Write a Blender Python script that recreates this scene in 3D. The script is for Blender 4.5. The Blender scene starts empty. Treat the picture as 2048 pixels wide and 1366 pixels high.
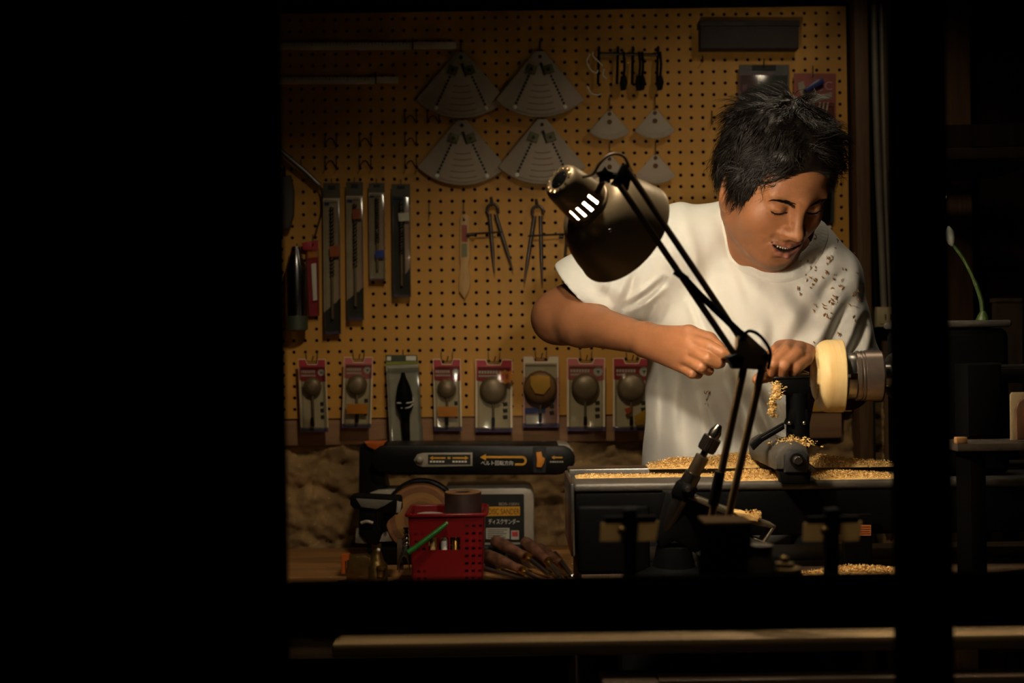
import bpy, bmesh, math, random
import numpy as np
from mathutils import Vector, Matrix
random.seed(7)
RNG = np.random.default_rng(7)
scene = bpy.context.scene
COL = scene.collection

# ------------------------------------------------------------------ camera, world, exposure
F = 2342.0            # focal length in pixels of the 2048 px wide frame
CZ = 1.23             # eye height
ROLL = math.radians(0.8)
CR, SR = math.cos(ROLL), math.sin(ROLL)
cam_data = bpy.data.cameras.new('camera')
cam = bpy.data.objects.new('camera', cam_data)
COL.objects.link(cam)
cam_data.sensor_width = 36.0
cam_data.lens = 36.0 * F / 2048.0
cam_data.clip_start = 0.05
cam_data.dof.use_dof = True
cam_data.dof.focus_distance = 1.76
cam_data.dof.aperture_fstop = 4.5
cam.matrix_world = Matrix(((CR, SR, 0, 0), (0, 0, -1, 0), (-SR, CR, 0, CZ), (0, 0, 0, 1)))
scene.camera = cam
world = bpy.data.worlds.new('night')
scene.world = world
world.use_nodes = True
world.node_tree.nodes['Background'].inputs[0].default_value = (0.9, 0.95, 1.0, 1)
world.node_tree.nodes['Background'].inputs[1].default_value = 0.0006
scene.view_settings.view_transform = 'Standard'
scene.view_settings.look = 'None'
scene.view_settings.exposure = 0.0
scene.view_settings.gamma = 1.0
scene.view_settings.use_curve_mapping = False


def P(x, y, D):
    """point at depth D that the photograph shows at pixel x, y"""
    dx, dy = x - 1024.0, y - 683.0
    a = dx * CR - dy * SR
    b = dx * SR + dy * CR
    return Vector((a / F * D, D, CZ - b / F * D))


def px(n, D):
    return n / F * D

# ------------------------------------------------------------------ materials
def lin(c):
    return tuple(((v / 255.0) / 12.92 if v / 255.0 <= 0.04045 else ((v / 255.0 + 0.055) / 1.055) ** 2.4) for v in c)


MATS = {}


def mat(name, col, rough=0.6, metal=0.0, var=0.12, vscale=30.0, bump=0.0, bscale=200.0, coat=0.0, spec=0.5,
        stretch=(1, 1, 1), col2=None, emit=0.0, wave=False, detail=4.0, sheen=0.0):
    if name in MATS:
        return MATS[name]
    m = bpy.data.materials.new(name)
    MATS[name] = m
    m.use_nodes = True
    nt = m.node_tree
    b = nt.nodes['Principled BSDF']
    c = lin(col)
    c2 = lin(col2) if col2 else tuple(v * (1 - 2.2 * var) for v in c)
    tc = nt.nodes.new('ShaderNodeTexCoord')
    mp = nt.nodes.new('ShaderNodeMapping')
    mp.inputs['Scale'].default_value = stretch
    nt.links.new(tc.outputs['Object'], mp.inputs['Vector'])
    if wave:
        tx = nt.nodes.new('ShaderNodeTexWave')
        tx.inputs['Scale'].default_value = vscale
        tx.inputs['Distortion'].default_value = 5.0
        tx.inputs['Detail'].default_value = 3.0
        out = tx.outputs['Fac']
    else:
        tx = nt.nodes.new('ShaderNodeTexNoise')
        tx.inputs['Scale'].default_value = vscale
        tx.inputs['Detail'].default_value = detail
        out = tx.outputs['Fac']
    nt.links.new(mp.outputs[0], tx.inputs['Vector'])
    rp = nt.nodes.new('ShaderNodeValToRGB')
    rp.color_ramp.elements[0].position = 0.3
    rp.color_ramp.elements[1].position = 0.7
    rp.color_ramp.elements[0].color = (*c2, 1)
    rp.color_ramp.elements[1].color = (*c, 1)
    nt.links.new(out, rp.inputs[0])
    nt.links.new(rp.outputs[0], b.inputs['Base Color'])
    b.inputs['Roughness'].default_value = rough
    b.inputs['Metallic'].default_value = metal
    b.inputs['Specular IOR Level'].default_value = spec
    if coat:
        b.inputs['Coat Weight'].default_value = coat
        b.inputs['Coat Roughness'].default_value = 0.15
    if sheen:
        b.inputs['Sheen Weight'].default_value = sheen
    if emit:
        b.inputs['Emission Color'].default_value = (*c, 1)
        b.inputs['Emission Strength'].default_value = emit
    if bump:
        n2 = nt.nodes.new('ShaderNodeTexNoise')
        n2.inputs['Scale'].default_value = bscale
        n2.inputs['Detail'].default_value = 5
        nt.links.new(mp.outputs[0], n2.inputs['Vector'])
        bp = nt.nodes.new('ShaderNodeBump')
        bp.inputs['Strength'].default_value = bump
        bp.inputs['Distance'].default_value = 0.003
        nt.links.new(n2.outputs['Fac'], bp.inputs['Height'])
        nt.links.new(bp.outputs[0], b.inputs['Normal'])
    return m


def film(name, tint=(255, 255, 255), gloss=0.06, rough=0.08):
    """thin clear plastic or glass: mostly lets light through, mirrors a little"""
    if name in MATS:
        return MATS[name]
    m = bpy.data.materials.new(name)
    MATS[name] = m
    m.use_nodes = True
    nt = m.node_tree
    nt.nodes.clear()
    o = nt.nodes.new('ShaderNodeOutputMaterial')
    t = nt.nodes.new('ShaderNodeBsdfTransparent')
    t.inputs[0].default_value = (*lin(tint), 1)
    g = nt.nodes.new('ShaderNodeBsdfGlossy')
    g.inputs['Roughness'].default_value = rough
    mx = nt.nodes.new('ShaderNodeMixShader')
    fr = nt.nodes.new('ShaderNodeFresnel')
    fr.inputs[0].default_value = 1.3
    ad = nt.nodes.new('ShaderNodeMath')
    ad.operation = 'MULTIPLY_ADD'
    ad.inputs[1].default_value = 0.6
    ad.inputs[2].default_value = gloss
    nt.links.new(fr.outputs[0], ad.inputs[0])
    nt.links.new(ad.outputs[0], mx.inputs[0])
    nt.links.new(t.outputs[0], mx.inputs[1])
    nt.links.new(g.outputs[0], mx.inputs[2])
    nt.links.new(mx.outputs[0], o.inputs[0])
    return m


# ------------------------------------------------------------------ mesh builder
ORG = {}


def frame_from(axis, hint=None):
    z = Vector(axis).normalized()
    h = Vector(hint) if hint is not None else (Vector((0, 0, 1)) if abs(z.z) < 0.9 else Vector((1, 0, 0)))
    x = h.cross(z)
    if x.length < 1e-6:
        x = Vector((1, 0, 0)).cross(z)
    x.normalize()
    y = z.cross(x)
    return x, y, z


class MB:
    def __init__(s):
        s.v = []
        s.f = []

    def add(s, vs, fs):
        o = len(s.v)
        s.v += [tuple(q) for q in vs]
        s.f += [tuple(i + o for i in q) for q in fs]
        return s

    def rot(s, pivot, R):
        p = Vector(pivot)
        s.v = [tuple(p + R @ (Vector(q) - p)) for q in s.v]
        return s

    def bmadd(s, bm, M=None):
        if M is not None:
            bmesh.ops.transform(bm, matrix=M, verts=bm.verts)
        bm.verts.index_update()
        s.add([q.co for q in bm.verts], [[q.index for q in f.verts] for f in bm.faces])
        bm.free()
        return s

    def box(s, c, size, R=None, bev=0.0, seg=2):
        bm = bmesh.new()
        bmesh.ops.create_cube(bm, size=1.0)
        bmesh.ops.scale(bm, vec=Vector(size), verts=bm.verts)
        if bev > 0:
            bmesh.ops.bevel(bm, geom=list(bm.edges), offset=min(bev, min(size) * 0.49), segments=seg, profile=0.5, affect='EDGES')
        M = Matrix.Translation(Vector(c)) @ (R.to_4x4() if R is not None else Matrix.Identity(4))
        return s.bmadd(bm, M)

    def cyl(s, a, b, r0, r1=None, n=16, caps=True, hint=None):
        r1 = r0 if r1 is None else r1
        return s.lathe([(0, r0), ((Vector(b) - Vector(a)).length, r1)], a, Vector(b) - Vector(a), n, caps, hint)

    def lathe(s, prof, origin, axis, n=24, caps=True, hint=None):
        x, y, z = frame_from(axis, hint)
        o = Vector(origin)
        vs, fs = [], []
        for h, r in prof:
            for i in range(n):
                a = 2 * math.pi * i / n
                vs.append(o + z * h + (x * math.cos(a) + y * math.sin(a)) * max(r, 1e-5))
        for k in range(len(prof) - 1):
            for i in range(n):
                j = (i + 1) % n
                fs.append((k * n + i, k * n + j, (k + 1) * n + j, (k + 1) * n + i))
        if caps:
            if prof[0][1] > 1e-4:
                fs.append(tuple(range(n - 1, -1, -1)))
            if prof[-1][1] > 1e-4:
                m = (len(prof) - 1) * n
                fs.append(tuple(m + i for i in range(n)))
        return s.add(vs, fs)

    def tube(s, pts, r, n=8, closed=False):
        pts = [Vector(q) for q in pts]
        m = len(pts)
        rs = r if isinstance(r, (list, tuple)) else [r] * m
        vs, fs = [], []
        prev = None
        for i, q in enumerate(pts):
            a = pts[i - 1] if (i or closed) else pts[i]
            b = pts[(i + 1) % m] if (i < m - 1 or closed) else pts[i]
            t = (b - a)
            if t.length < 1e-9:
                t = Vector((0, 0, 1))
            x, y, z = frame_from(t, prev)
            prev = y
            for k in range(n):
                an = 2 * math.pi * k / n
                vs.append(q + (x * math.cos(an) + y * math.sin(an)) * rs[i])
        for i in range(m if closed else m - 1):
            i2 = (i + 1) % m
            for k in range(n):
                k2 = (k + 1) % n
                fs.append((i * n + k, i * n + k2, i2 * n + k2, i2 * n + k))
        if not closed:
            fs.append(tuple(range(n - 1, -1, -1)))
            fs.append(tuple((m - 1) * n + k for k in range(n)))
        return s.add(vs, fs)

    def ball(s, c, r, scale=(1, 1, 1), R=None, n=16):
        bm = bmesh.new()
        bmesh.ops.create_uvsphere(bm, u_segments=n, v_segments=max(6, n // 2), radius=r)
        bmesh.ops.scale(bm, vec=Vector(scale), verts=bm.verts)
        M = Matrix.Translation(Vector(c)) @ (R.to_4x4() if R is not None else Matrix.Identity(4))
        return s.bmadd(bm, M)

    def prism(s, poly, depth, bev=0.0):
        """poly: 3D points of the near face; depth: vector to the far face"""
        bm = bmesh.new()
        d = Vector(depth)
        a = [bm.verts.new(Vector(q)) for q in poly]
        b = [bm.verts.new(Vector(q) + d) for q in poly]
        n = len(poly)
        front = bm.faces.new(a)
        back = bm.faces.new(b[::-1])
        for i in range(n):
            j = (i + 1) % n
            bm.faces.new((a[j], a[i], b[i], b[j]))
        bmesh.ops.recalc_face_normals(bm, faces=bm.faces)
        if bev > 0:
            ed = [e for e in front.edges] + [e for e in back.edges]
            bmesh.ops.bevel(bm, geom=ed, offset=bev, segments=2, profile=0.5, affect='EDGES')
        return s.bmadd(bm)

    def slab(s, pts, D, t, bev=0.0):
        """outline given in photo pixels, standing at depth D, t metres thick away from the camera"""
        return s.prism([P(x, y, D) for x, y in pts], (0, t, 0), bev)

    def rect(s, x0, y0, x1, y1, D, t, bev=0.0):
        return s.slab([(x0, y0), (x1, y0), (x1, y1), (x0, y1)], D, t, bev)

    def build(s, name, m, parent=None, smooth=40, loc=None):
        me = bpy.data.meshes.new(name)
        if parent is not None:
            o = ORG[parent.name]
        elif loc is not None:
            o = Vector(loc)
        else:
            A = np.array(s.v)
            o = Vector(((A[:, 0].min() + A[:, 0].max()) / 2, (A[:, 1].min() + A[:, 1].max()) / 2, A[:, 2].min()))
        A = np.array(s.v) - np.array(o)
        me.from_pydata(A.tolist(), [], s.f)
        me.validate()
        if m is not None:
            me.materials.append(m)
        if smooth:
            me.shade_smooth()
            try:
                me.set_sharp_from_angle(angle=math.radians(smooth))
            except Exception:
                pass
        return place(name, me, parent, o)


def place(name, me, parent, o):
    ob = bpy.data.objects.new(name, me)
    COL.objects.link(ob)
    ORG[ob.name] = o.copy()
    if parent is not None:
        ob.parent = parent
    else:
        ob.location = o
    return ob


def tag(o, label, cat, group=None, kind=None):
    if label:
        o['label'] = label
    if cat:
        o['category'] = cat
    if group:
        o['group'] = group
    if kind:
        o['kind'] = kind
    return o


def thing(name, label, cat, loc, group=None):
    o = bpy.data.objects.new(name, None)
    o.empty_display_size = 0.02
    COL.objects.link(o)
    o.location = Vector(loc)
    ORG[o.name] = Vector(loc)
    return tag(o, label, cat, group)


def struct(o):
    o['kind'] = 'structure'
    return o


def dup(root, delta, label=None):
    r = root.copy()
    COL.objects.link(r)
    r.location = root.location + Vector(delta)
    ORG[r.name] = ORG[root.name] + Vector(delta)
    if label:
        r['label'] = label
    for ch in list(root.children):
        c = ch.copy()
        COL.objects.link(c)
        c.parent = r
        for g in list(ch.children):
            d = g.copy()
            COL.objects.link(d)
            d.parent = c
    return r


def text(s, x, y, D, h, m, parent, w=None, ang=0.0, depth=0.0002):
    """lettering centred on pixel x, y, h pixels tall, w pixels wide"""
    cu = bpy.data.curves.new('lettering', 'FONT')
    cu.body = s
    cu.extrude = depth
    tmp = bpy.data.objects.new('lettering_tmp', cu)
    COL.objects.link(tmp)
    bpy.context.view_layer.update()
    dg = bpy.context.evaluated_depsgraph_get()
    me0 = bpy.data.meshes.new_from_object(tmp.evaluated_get(dg))
    bpy.data.objects.remove(tmp)
    n = len(me0.vertices)
    if n == 0:
        return None
    A = np.empty(n * 3)
    me0.vertices.foreach_get('co', A)
    A = A.reshape(-1, 3)
    lo, hi = A[:, :2].min(0), A[:, :2].max(0)
    A[:, :2] -= (lo + hi) / 2
    sy = px(h, D) / max(hi[1] - lo[1], 1e-6)
    sx = px(w, D) / max(hi[0] - lo[0], 1e-6) if w else sy
    c = P(x, y, D)
    ca, sa = math.cos(ang - ROLL * 0), math.sin(ang)
    o = ORG[parent.name]
    R = Vector((CR, 0, -SR))
    U = Vector((SR, 0, CR))
    vs = []
    for q in A:
        u, v = q[0] * sx, q[1] * sy
        u, v = u * ca - v * sa, u * sa + v * ca
        w3 = c + R * u + U * v
        vs.append((w3.x - o.x, w3.y - o.y - q[2], w3.z - o.z))
    fs = [tuple(p.vertices) for p in me0.polygons]
    me = bpy.data.meshes.new('lettering')
    me.from_pydata(vs, [], fs)
    me.materials.append(m)
    return place('lettering', me, parent, o)
# ------------------------------------------------------------------ the setting
DW = 2.557            # depth of the pegboard face
PITCH = 0.025
M_BLACK = mat('black_painted_wood', (9, 8, 7), 0.95, var=0.1, spec=0.0)
M_SILL = mat('dark_stained_sill_wood', (46, 34, 24), 0.7, var=0.2, stretch=(1, 8, 8))
M_FLOOR = mat('dark_concrete', (70, 64, 58), 0.9, var=0.2, vscale=6)
M_DARKWALL = mat('dark_brown_wall_boards', (36, 25, 16), 0.9, spec=0.1, var=0.25, vscale=9, stretch=(6, 6, 0.6))
M_PEG = mat('yellow_brown_hardboard', (194, 138, 52), 0.6, var=0.06, vscale=5, bump=0.06, bscale=500)
M_STONE = mat('ochre_rubble_stone', (164, 130, 84), 0.95, var=0.18, vscale=12, bump=0.6, bscale=60, col2=(116, 90, 56))
M_BATTEN = mat('pinkish_pine_batten', (150, 110, 76), 0.8, var=0.14, vscale=8, stretch=(0.6, 6, 9))
M_BENCH = mat('worn_bench_wood', (176, 124, 70), 0.6, var=0.22, vscale=10, stretch=(0.5, 7, 7), bump=0.1)
M_BENCH2 = mat('dark_bench_wood', (84, 62, 40), 0.65, var=0.22, vscale=10, stretch=(0.5, 7, 7), bump=0.1)

fl = MB().box((0.3, 1.5, -0.02), (6, 5, 0.04)).build('floor', M_FLOOR)
struct(fl)
struct(MB().box((0.3, 2.0, 2.62), (4.4, 2.4, 0.04)).build('ceiling', M_DARKWALL))
struct(MB().box((0.35, DW + 0.14, 1.3), (3.3, 0.08, 2.6)).build('wall_back', M_DARKWALL))
struct(MB().box((-1.32, 1.75, 1.3), (0.06, 1.72, 2.6)).build('wall_left', M_DARKWALL))
struct(MB().box((1.98, 1.75, 1.3), (0.06, 1.72, 2.6)).build('wall_right', M_DARKWALL))


def rough_wall():
    x0, x1, z0, z1 = -0.72, 0.98, 0.62, 1.085
    nx, nz = 300, 84
    vs, fs = [], []
    cell = {}

    def h2(i, j):
        k = (i, j)
        if k not in cell:
            cell[k] = (random.random(), random.random(), random.uniform(0.2, 1.0), random.uniform(-0.5, 0.5), random.uniform(-0.5, 0.5))
        return cell[k]
    from mathutils import noise
    for j in range(nz + 1):
        for i in range(nx + 1):
            x = x0 + (x1 - x0) * i / nx
            z = z0 + (z1 - z0) * j / nz
            u, v = x / 0.115, z / 0.075
            u += 0.35 * noise.noise((x * 7, z * 7, 1))
            v += 0.35 * noise.noise((x * 7, z * 7, 5))
            best = []
            iu, iv = math.floor(u), math.floor(v)
            for a in (-1, 0, 1):
                for b in (-1, 0, 1):
                    c = h2(iu + a, iv + b)
                    dx, dz = u - (iu + a + c[0]), v - (iv + b + c[1])
                    best.append((dx * dx + dz * dz, c, dx, dz))
            best.sort(key=lambda q: q[0])
            d1, d2 = math.sqrt(best[0][0]), math.sqrt(best[1][0])
            c = best[0][1]
            e = min(1, (d2 - d1) / 0.3)
            hh = 0.014 * e ** 0.6 * c[2] + 0.012 * (c[3] * best[0][2] + c[4] * best[0][3])
            hh += 0.013 * noise.fractal((x * 20, z * 20, 3), 0.7, 2.1, 5)
            vs.append((x, DW + 0.030 - hh, z))
    for j in range(nz):
        for i in range(nx):
            a = j * (nx + 1) + i
            fs.append((a, a + 1, a + nx + 2, a + nx + 1))
    n0 = len(vs)
    vs += [(x0, DW + 0.1, z0), (x1, DW + 0.1, z0), (x1, DW + 0.1, z1), (x0, DW + 0.1, z1)]
    fs.append((n0 + 3, n0 + 2, n0 + 1, n0))
    o = MB().add(vs, fs).build('wall_stone', M_STONE, smooth=70)
    return struct(o)


rough_wall()
# pegboard: real holes, one octagonal opening per cell, with wall thickness
def pegboard():
    h0 = P(579.5, 109.3, DW)          # a hole centre
    zt = P(1130, 20, DW).z
    zb = P(1130, 830, DW).z
    xl, xr = -0.66, P(1697, 400, DW).x
    i0 = math.ceil((xl + 0.008 - h0.x) / PITCH)
    i1 = math.floor((xr - 0.008 - h0.x) / PITCH)
    j0 = math.ceil((zb + 0.006 - h0.z) / PITCH)
    j1 = math.floor((zt - 0.006 - h0.z) / PITCH)
    vs, fs = [], []
    r, T, n = 0.0039, 0.0045, 8
    hx = PITCH / 2
    for i in range(i0, i1 + 1):
        for j in range(j0, j1 + 1):
            cx, cz = h0.x + i * PITCH, h0.z + j * PITCH
            L = xl if i == i0 else cx - hx
            Rr = xr if i == i1 else cx + hx
            B = zb if j == j0 else cz - hx
            Tt = zt if j == j1 else cz + hx
            o = len(vs)
            sq = [(Rr, cz), (Rr, Tt), (cx, Tt), (L, Tt), (L, cz), (L, B), (cx, B), (Rr, B)]
            vs += [(a, DW, b) for a, b in sq]
            for y in (DW, DW + T):
                for k in range(n):
                    an = 2 * math.pi * k / n
                    vs.append((cx + r * math.cos(an), y, cz + r * math.sin(an)))
            for k in range(n):
                k2 = (k + 1) % n
                fs.append((o + k2, o + k, o + 8 + k, o + 8 + k2))
                fs.append((o + 8 + k2, o + 8 + k, o + 16 + k, o + 16 + k2))
    o = len(vs)
    vs += [(xl, DW, zb), (xr, DW, zb), (xr, DW, zt), (xl, DW, zt), (xl, DW + T, zb), (xr, DW + T, zb), (xr, DW + T, zt), (xl, DW + T, zt)]
    fs += [(o, o + 1, o + 5, o + 4), (o + 1, o + 2, o + 6, o + 5), (o + 2, o + 3, o + 7, o + 6), (o + 3, o, o + 4, o + 7)]
    ob = MB().add(vs, fs).build('pegboard', M_PEG, smooth=0)
    tag(ob, 'large yellow-brown perforated board covering the back wall', 'pegboard')
    bk = MB().box(((xl + xr) / 2, DW + 0.05, (zt + zb) / 2), (xr - xl, 0.02, zt - zb)).build('dark_hole_backing', M_BLACK)  # black sheet added behind the holes so that they read dark
    struct(bk)
    return h0


H0 = pegboard()


def hole(ix, iy):
    return Vector((H0.x + ix * PITCH, DW, H0.z - iy * PITCH))


# batten under the pegboard, beam above it, post and conduits to its right
bt = MB().box(((-0.7 + 0.72) / 2, DW + 0.035, P(1000, 858, DW).z), (1.42, 0.060, 0.062), bev=0.004).build('trim_1', M_BATTEN)
struct(bt)
struct(MB().box((0.1, DW - 0.03, P(1000, -10, DW).z + 0.05), (3.1, 0.1, 0.13), bev=0.004).build('trim_2', M_DARKWALL))
c = P(1719, 500, DW)
struct(MB().box((c.x, DW + 0.01, 1.3), (0.03, 0.09, 2.6), bev=0.003).build('trim_3', mat('brown_post_wood', (92, 62, 30), 0.7, var=0.2, stretch=(6, 6, 0.5))))
c = P(1860, 500, DW)
struct(MB().box((c.x, DW + 0.04, 1.3), (0.2, 0.05, 2.6), bev=0.003).build('trim_4', mat('brown_post_wood', (104, 70, 34))))

# window: thin dark frame close to the camera
DF = 0.85
xl = P(563, 683, DF).x
xpl, xpr = P(1792, 683, DF).x, P(1902, 683, DF).x
zt_ = P(1100, 1161, DF).z
zb_ = P(1100, 1270, DF).z
FT = 0.016
yc = DF + FT / 2
struct(MB().box((xl - 0.45, yc, 1.3), (0.9, FT, 2.6), bev=0.002).build('wall_front', M_BLACK))
struct(MB().box(((xpl + xpr) / 2, yc, 1.3), (xpr - xpl, FT, 2.6), bev=0.002).build('window_post', M_BLACK))
struct(MB().box(((xl + xpl) / 2, yc, (zt_ + zb_) / 2), (xpl - xl, FT, zt_ - zb_), bev=0.002).build('window_rail', M_BLACK))
struct(MB().box((xpr + 0.25, yc, (zt_ + zb_) / 2), (0.5, FT, zt_ - zb_), bev=0.002).build('window_rail', M_BLACK))
struct(MB().box((0.09, 1.012, 1.004), (0.50, 0.095, 0.012), bev=0.002).build('window_ledge', M_SILL))
for xq in (-0.14, 0.31):
    struct(MB().box((xq, 0.926, 1.0190), (0.02, 0.12, 0.016), bev=0.001).build('window_ledge_bracket', M_BLACK))
# brown lower ledge line of the rail
struct(MB().box(((xl + xpl) / 2, DF + 0.03, P(1100, 1164, DF + 0.02).z - 0.004), (xpl - xl, 0.028, 0.006), bev=0.001).build('window_sill', M_SILL))
struct(MB().box((xl - 0.45 + 0.0, yc, 0.28), (3.2, FT, 0.5)).build('wall_front_base', M_BLACK))
struct(MB().box((0.4, yc, 2.35), (2.6, FT, 0.5)).build('wall_front_head', M_BLACK))
GL = film('window_glass', gloss=0.015, rough=0.02)
wz = 2.1
struct(MB().box(((xl + xpl) / 2, yc, (zt_ + wz) / 2), (xpl - xl, 0.003, wz - zt_)).build('window_1', GL))
struct(MB().box((xpr + 0.25, yc, (zt_ + wz) / 2), (0.5, 0.003, wz - zt_)).build('window_2', GL))
struct(MB().box((xpr + 0.53, yc, 1.3), (0.06, FT, 2.6), bev=0.002).build('window_frame', M_BLACK))

# benches
ZB1 = 1.23 - 0.445
ZB2 = 1.23 - 0.320
t = thing('workbench', 'low wooden bench along the stone wall carrying sander and basket', 'bench', (-0.25, 2.28, 0))
b = MB()
for k in range(5):
    b = MB().box((-0.28, 2.03 + 0.108 * k + 0.04, ZB1 - 0.016), (0.92, 0.106, 0.032), bev=0.002)
    b.build('plank', M_BENCH, t)
for sx in (-0.70, 0.13):
    for sy in (2.06, 2.46):
        MB().box((sx, sy, (ZB1 - 0.032) / 2), (0.05, 0.05, ZB1 - 0.032), bev=0.003).build('leg', M_BENCH2, t)
for sy in (2.06, 2.46):
    MB().box((-0.285, sy, ZB1 - 0.07), (0.78, 0.03, 0.07), bev=0.002).build('apron', M_BENCH2, t)
t = thing('lathe_bench', 'dark wooden bench under the lathe with a pale front board', 'bench', (0.6, 1.5, 0))
for k in range(3):
    MB().box((0.66, 1.425 + 0.13 * k + 0.065, ZB2 - 0.02), (1.14, 0.128, 0.04), bev=0.002).build('plank', M_BENCH2, t)
xe = P(655, 1280, 1.22).x
MB().box(((xe + 1.4) / 2, 1.336, ZB2 - 0.008), (1.4 - xe, 0.176, 0.016), bev=0.003).build('front_board', mat('worn_front_board_wood', (140, 112, 72), 0.7, var=0.2, vscale=10, stretch=(0.5, 7, 7)), t)['label'] = 'pale worn board along the front edge'
for sx in (0.12, 1.18):
    for sy in (1.25, 1.76):
        MB().box((sx, sy, (ZB2 - 0.04) / 2), (0.06, 0.06, ZB2 - 0.04), bev=0.003).build('leg', M_BENCH2, t)
for sy in (1.25, 1.76):
    MB().box((0.65, sy, ZB2 - 0.075), (1.0, 0.03, 0.07), bev=0.002).build('apron', M_BENCH2, t)

# unseen pendant lamps, added to light wall and man; spot cone dims the upper wall
M_ENAMEL = mat('green_enamel_shade', (40, 52, 44), 0.35, var=0.05)


def pendant(PL, watts, cone, blend, label):
    t = thing('added_pendant_lamp', label, 'lamp', PL, 'pendant lamps added above the view')
    MB().lathe([(0.13, 0.02), (0.12, 0.035), (0.07, 0.06), (0.0, 0.14), (0.002, 0.141), (0.074, 0.064), (0.12, 0.038)], PL - Vector((0, 0, 0.03)), (0, 0, 1), 32, caps=False).build('shade', M_ENAMEL, t)
    MB().cyl(PL + Vector((0, 0, 0.1)), (PL.x, PL.y, 2.6), 0.004, n=8).build('cord', M_BLACK, t)
    MB().ball(PL + Vector((0, 0, 0.045)), 0.022).build('bulb', mat('lit_bulb_glass', (255, 214, 150), 0.3, emit=3.0), t)
    ld = bpy.data.lights.new('added_pendant_light', 'SPOT')
    ld.energy = watts
    ld.color = (1.0, 0.84, 0.60)
    ld.spot_size = math.radians(cone)
    ld.spot_blend = blend
    ld.shadow_soft_size = 0.05
    lo = bpy.data.objects.new('added_pendant_light', ld)
    COL.objects.link(lo)
    lo.parent = t
    return t


pendant(Vector((0.02, 1.34, 2.10)), 21.5, 149, 0.5, 'unseen pendant lamp added to light the pegboard and man, nearer the window')
pendant(Vector((0.66, 2.0, 2.14)), 4.0, 150, 0.6, 'unseen pendant lamp added behind the man to light his shoulder and the wall')
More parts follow.
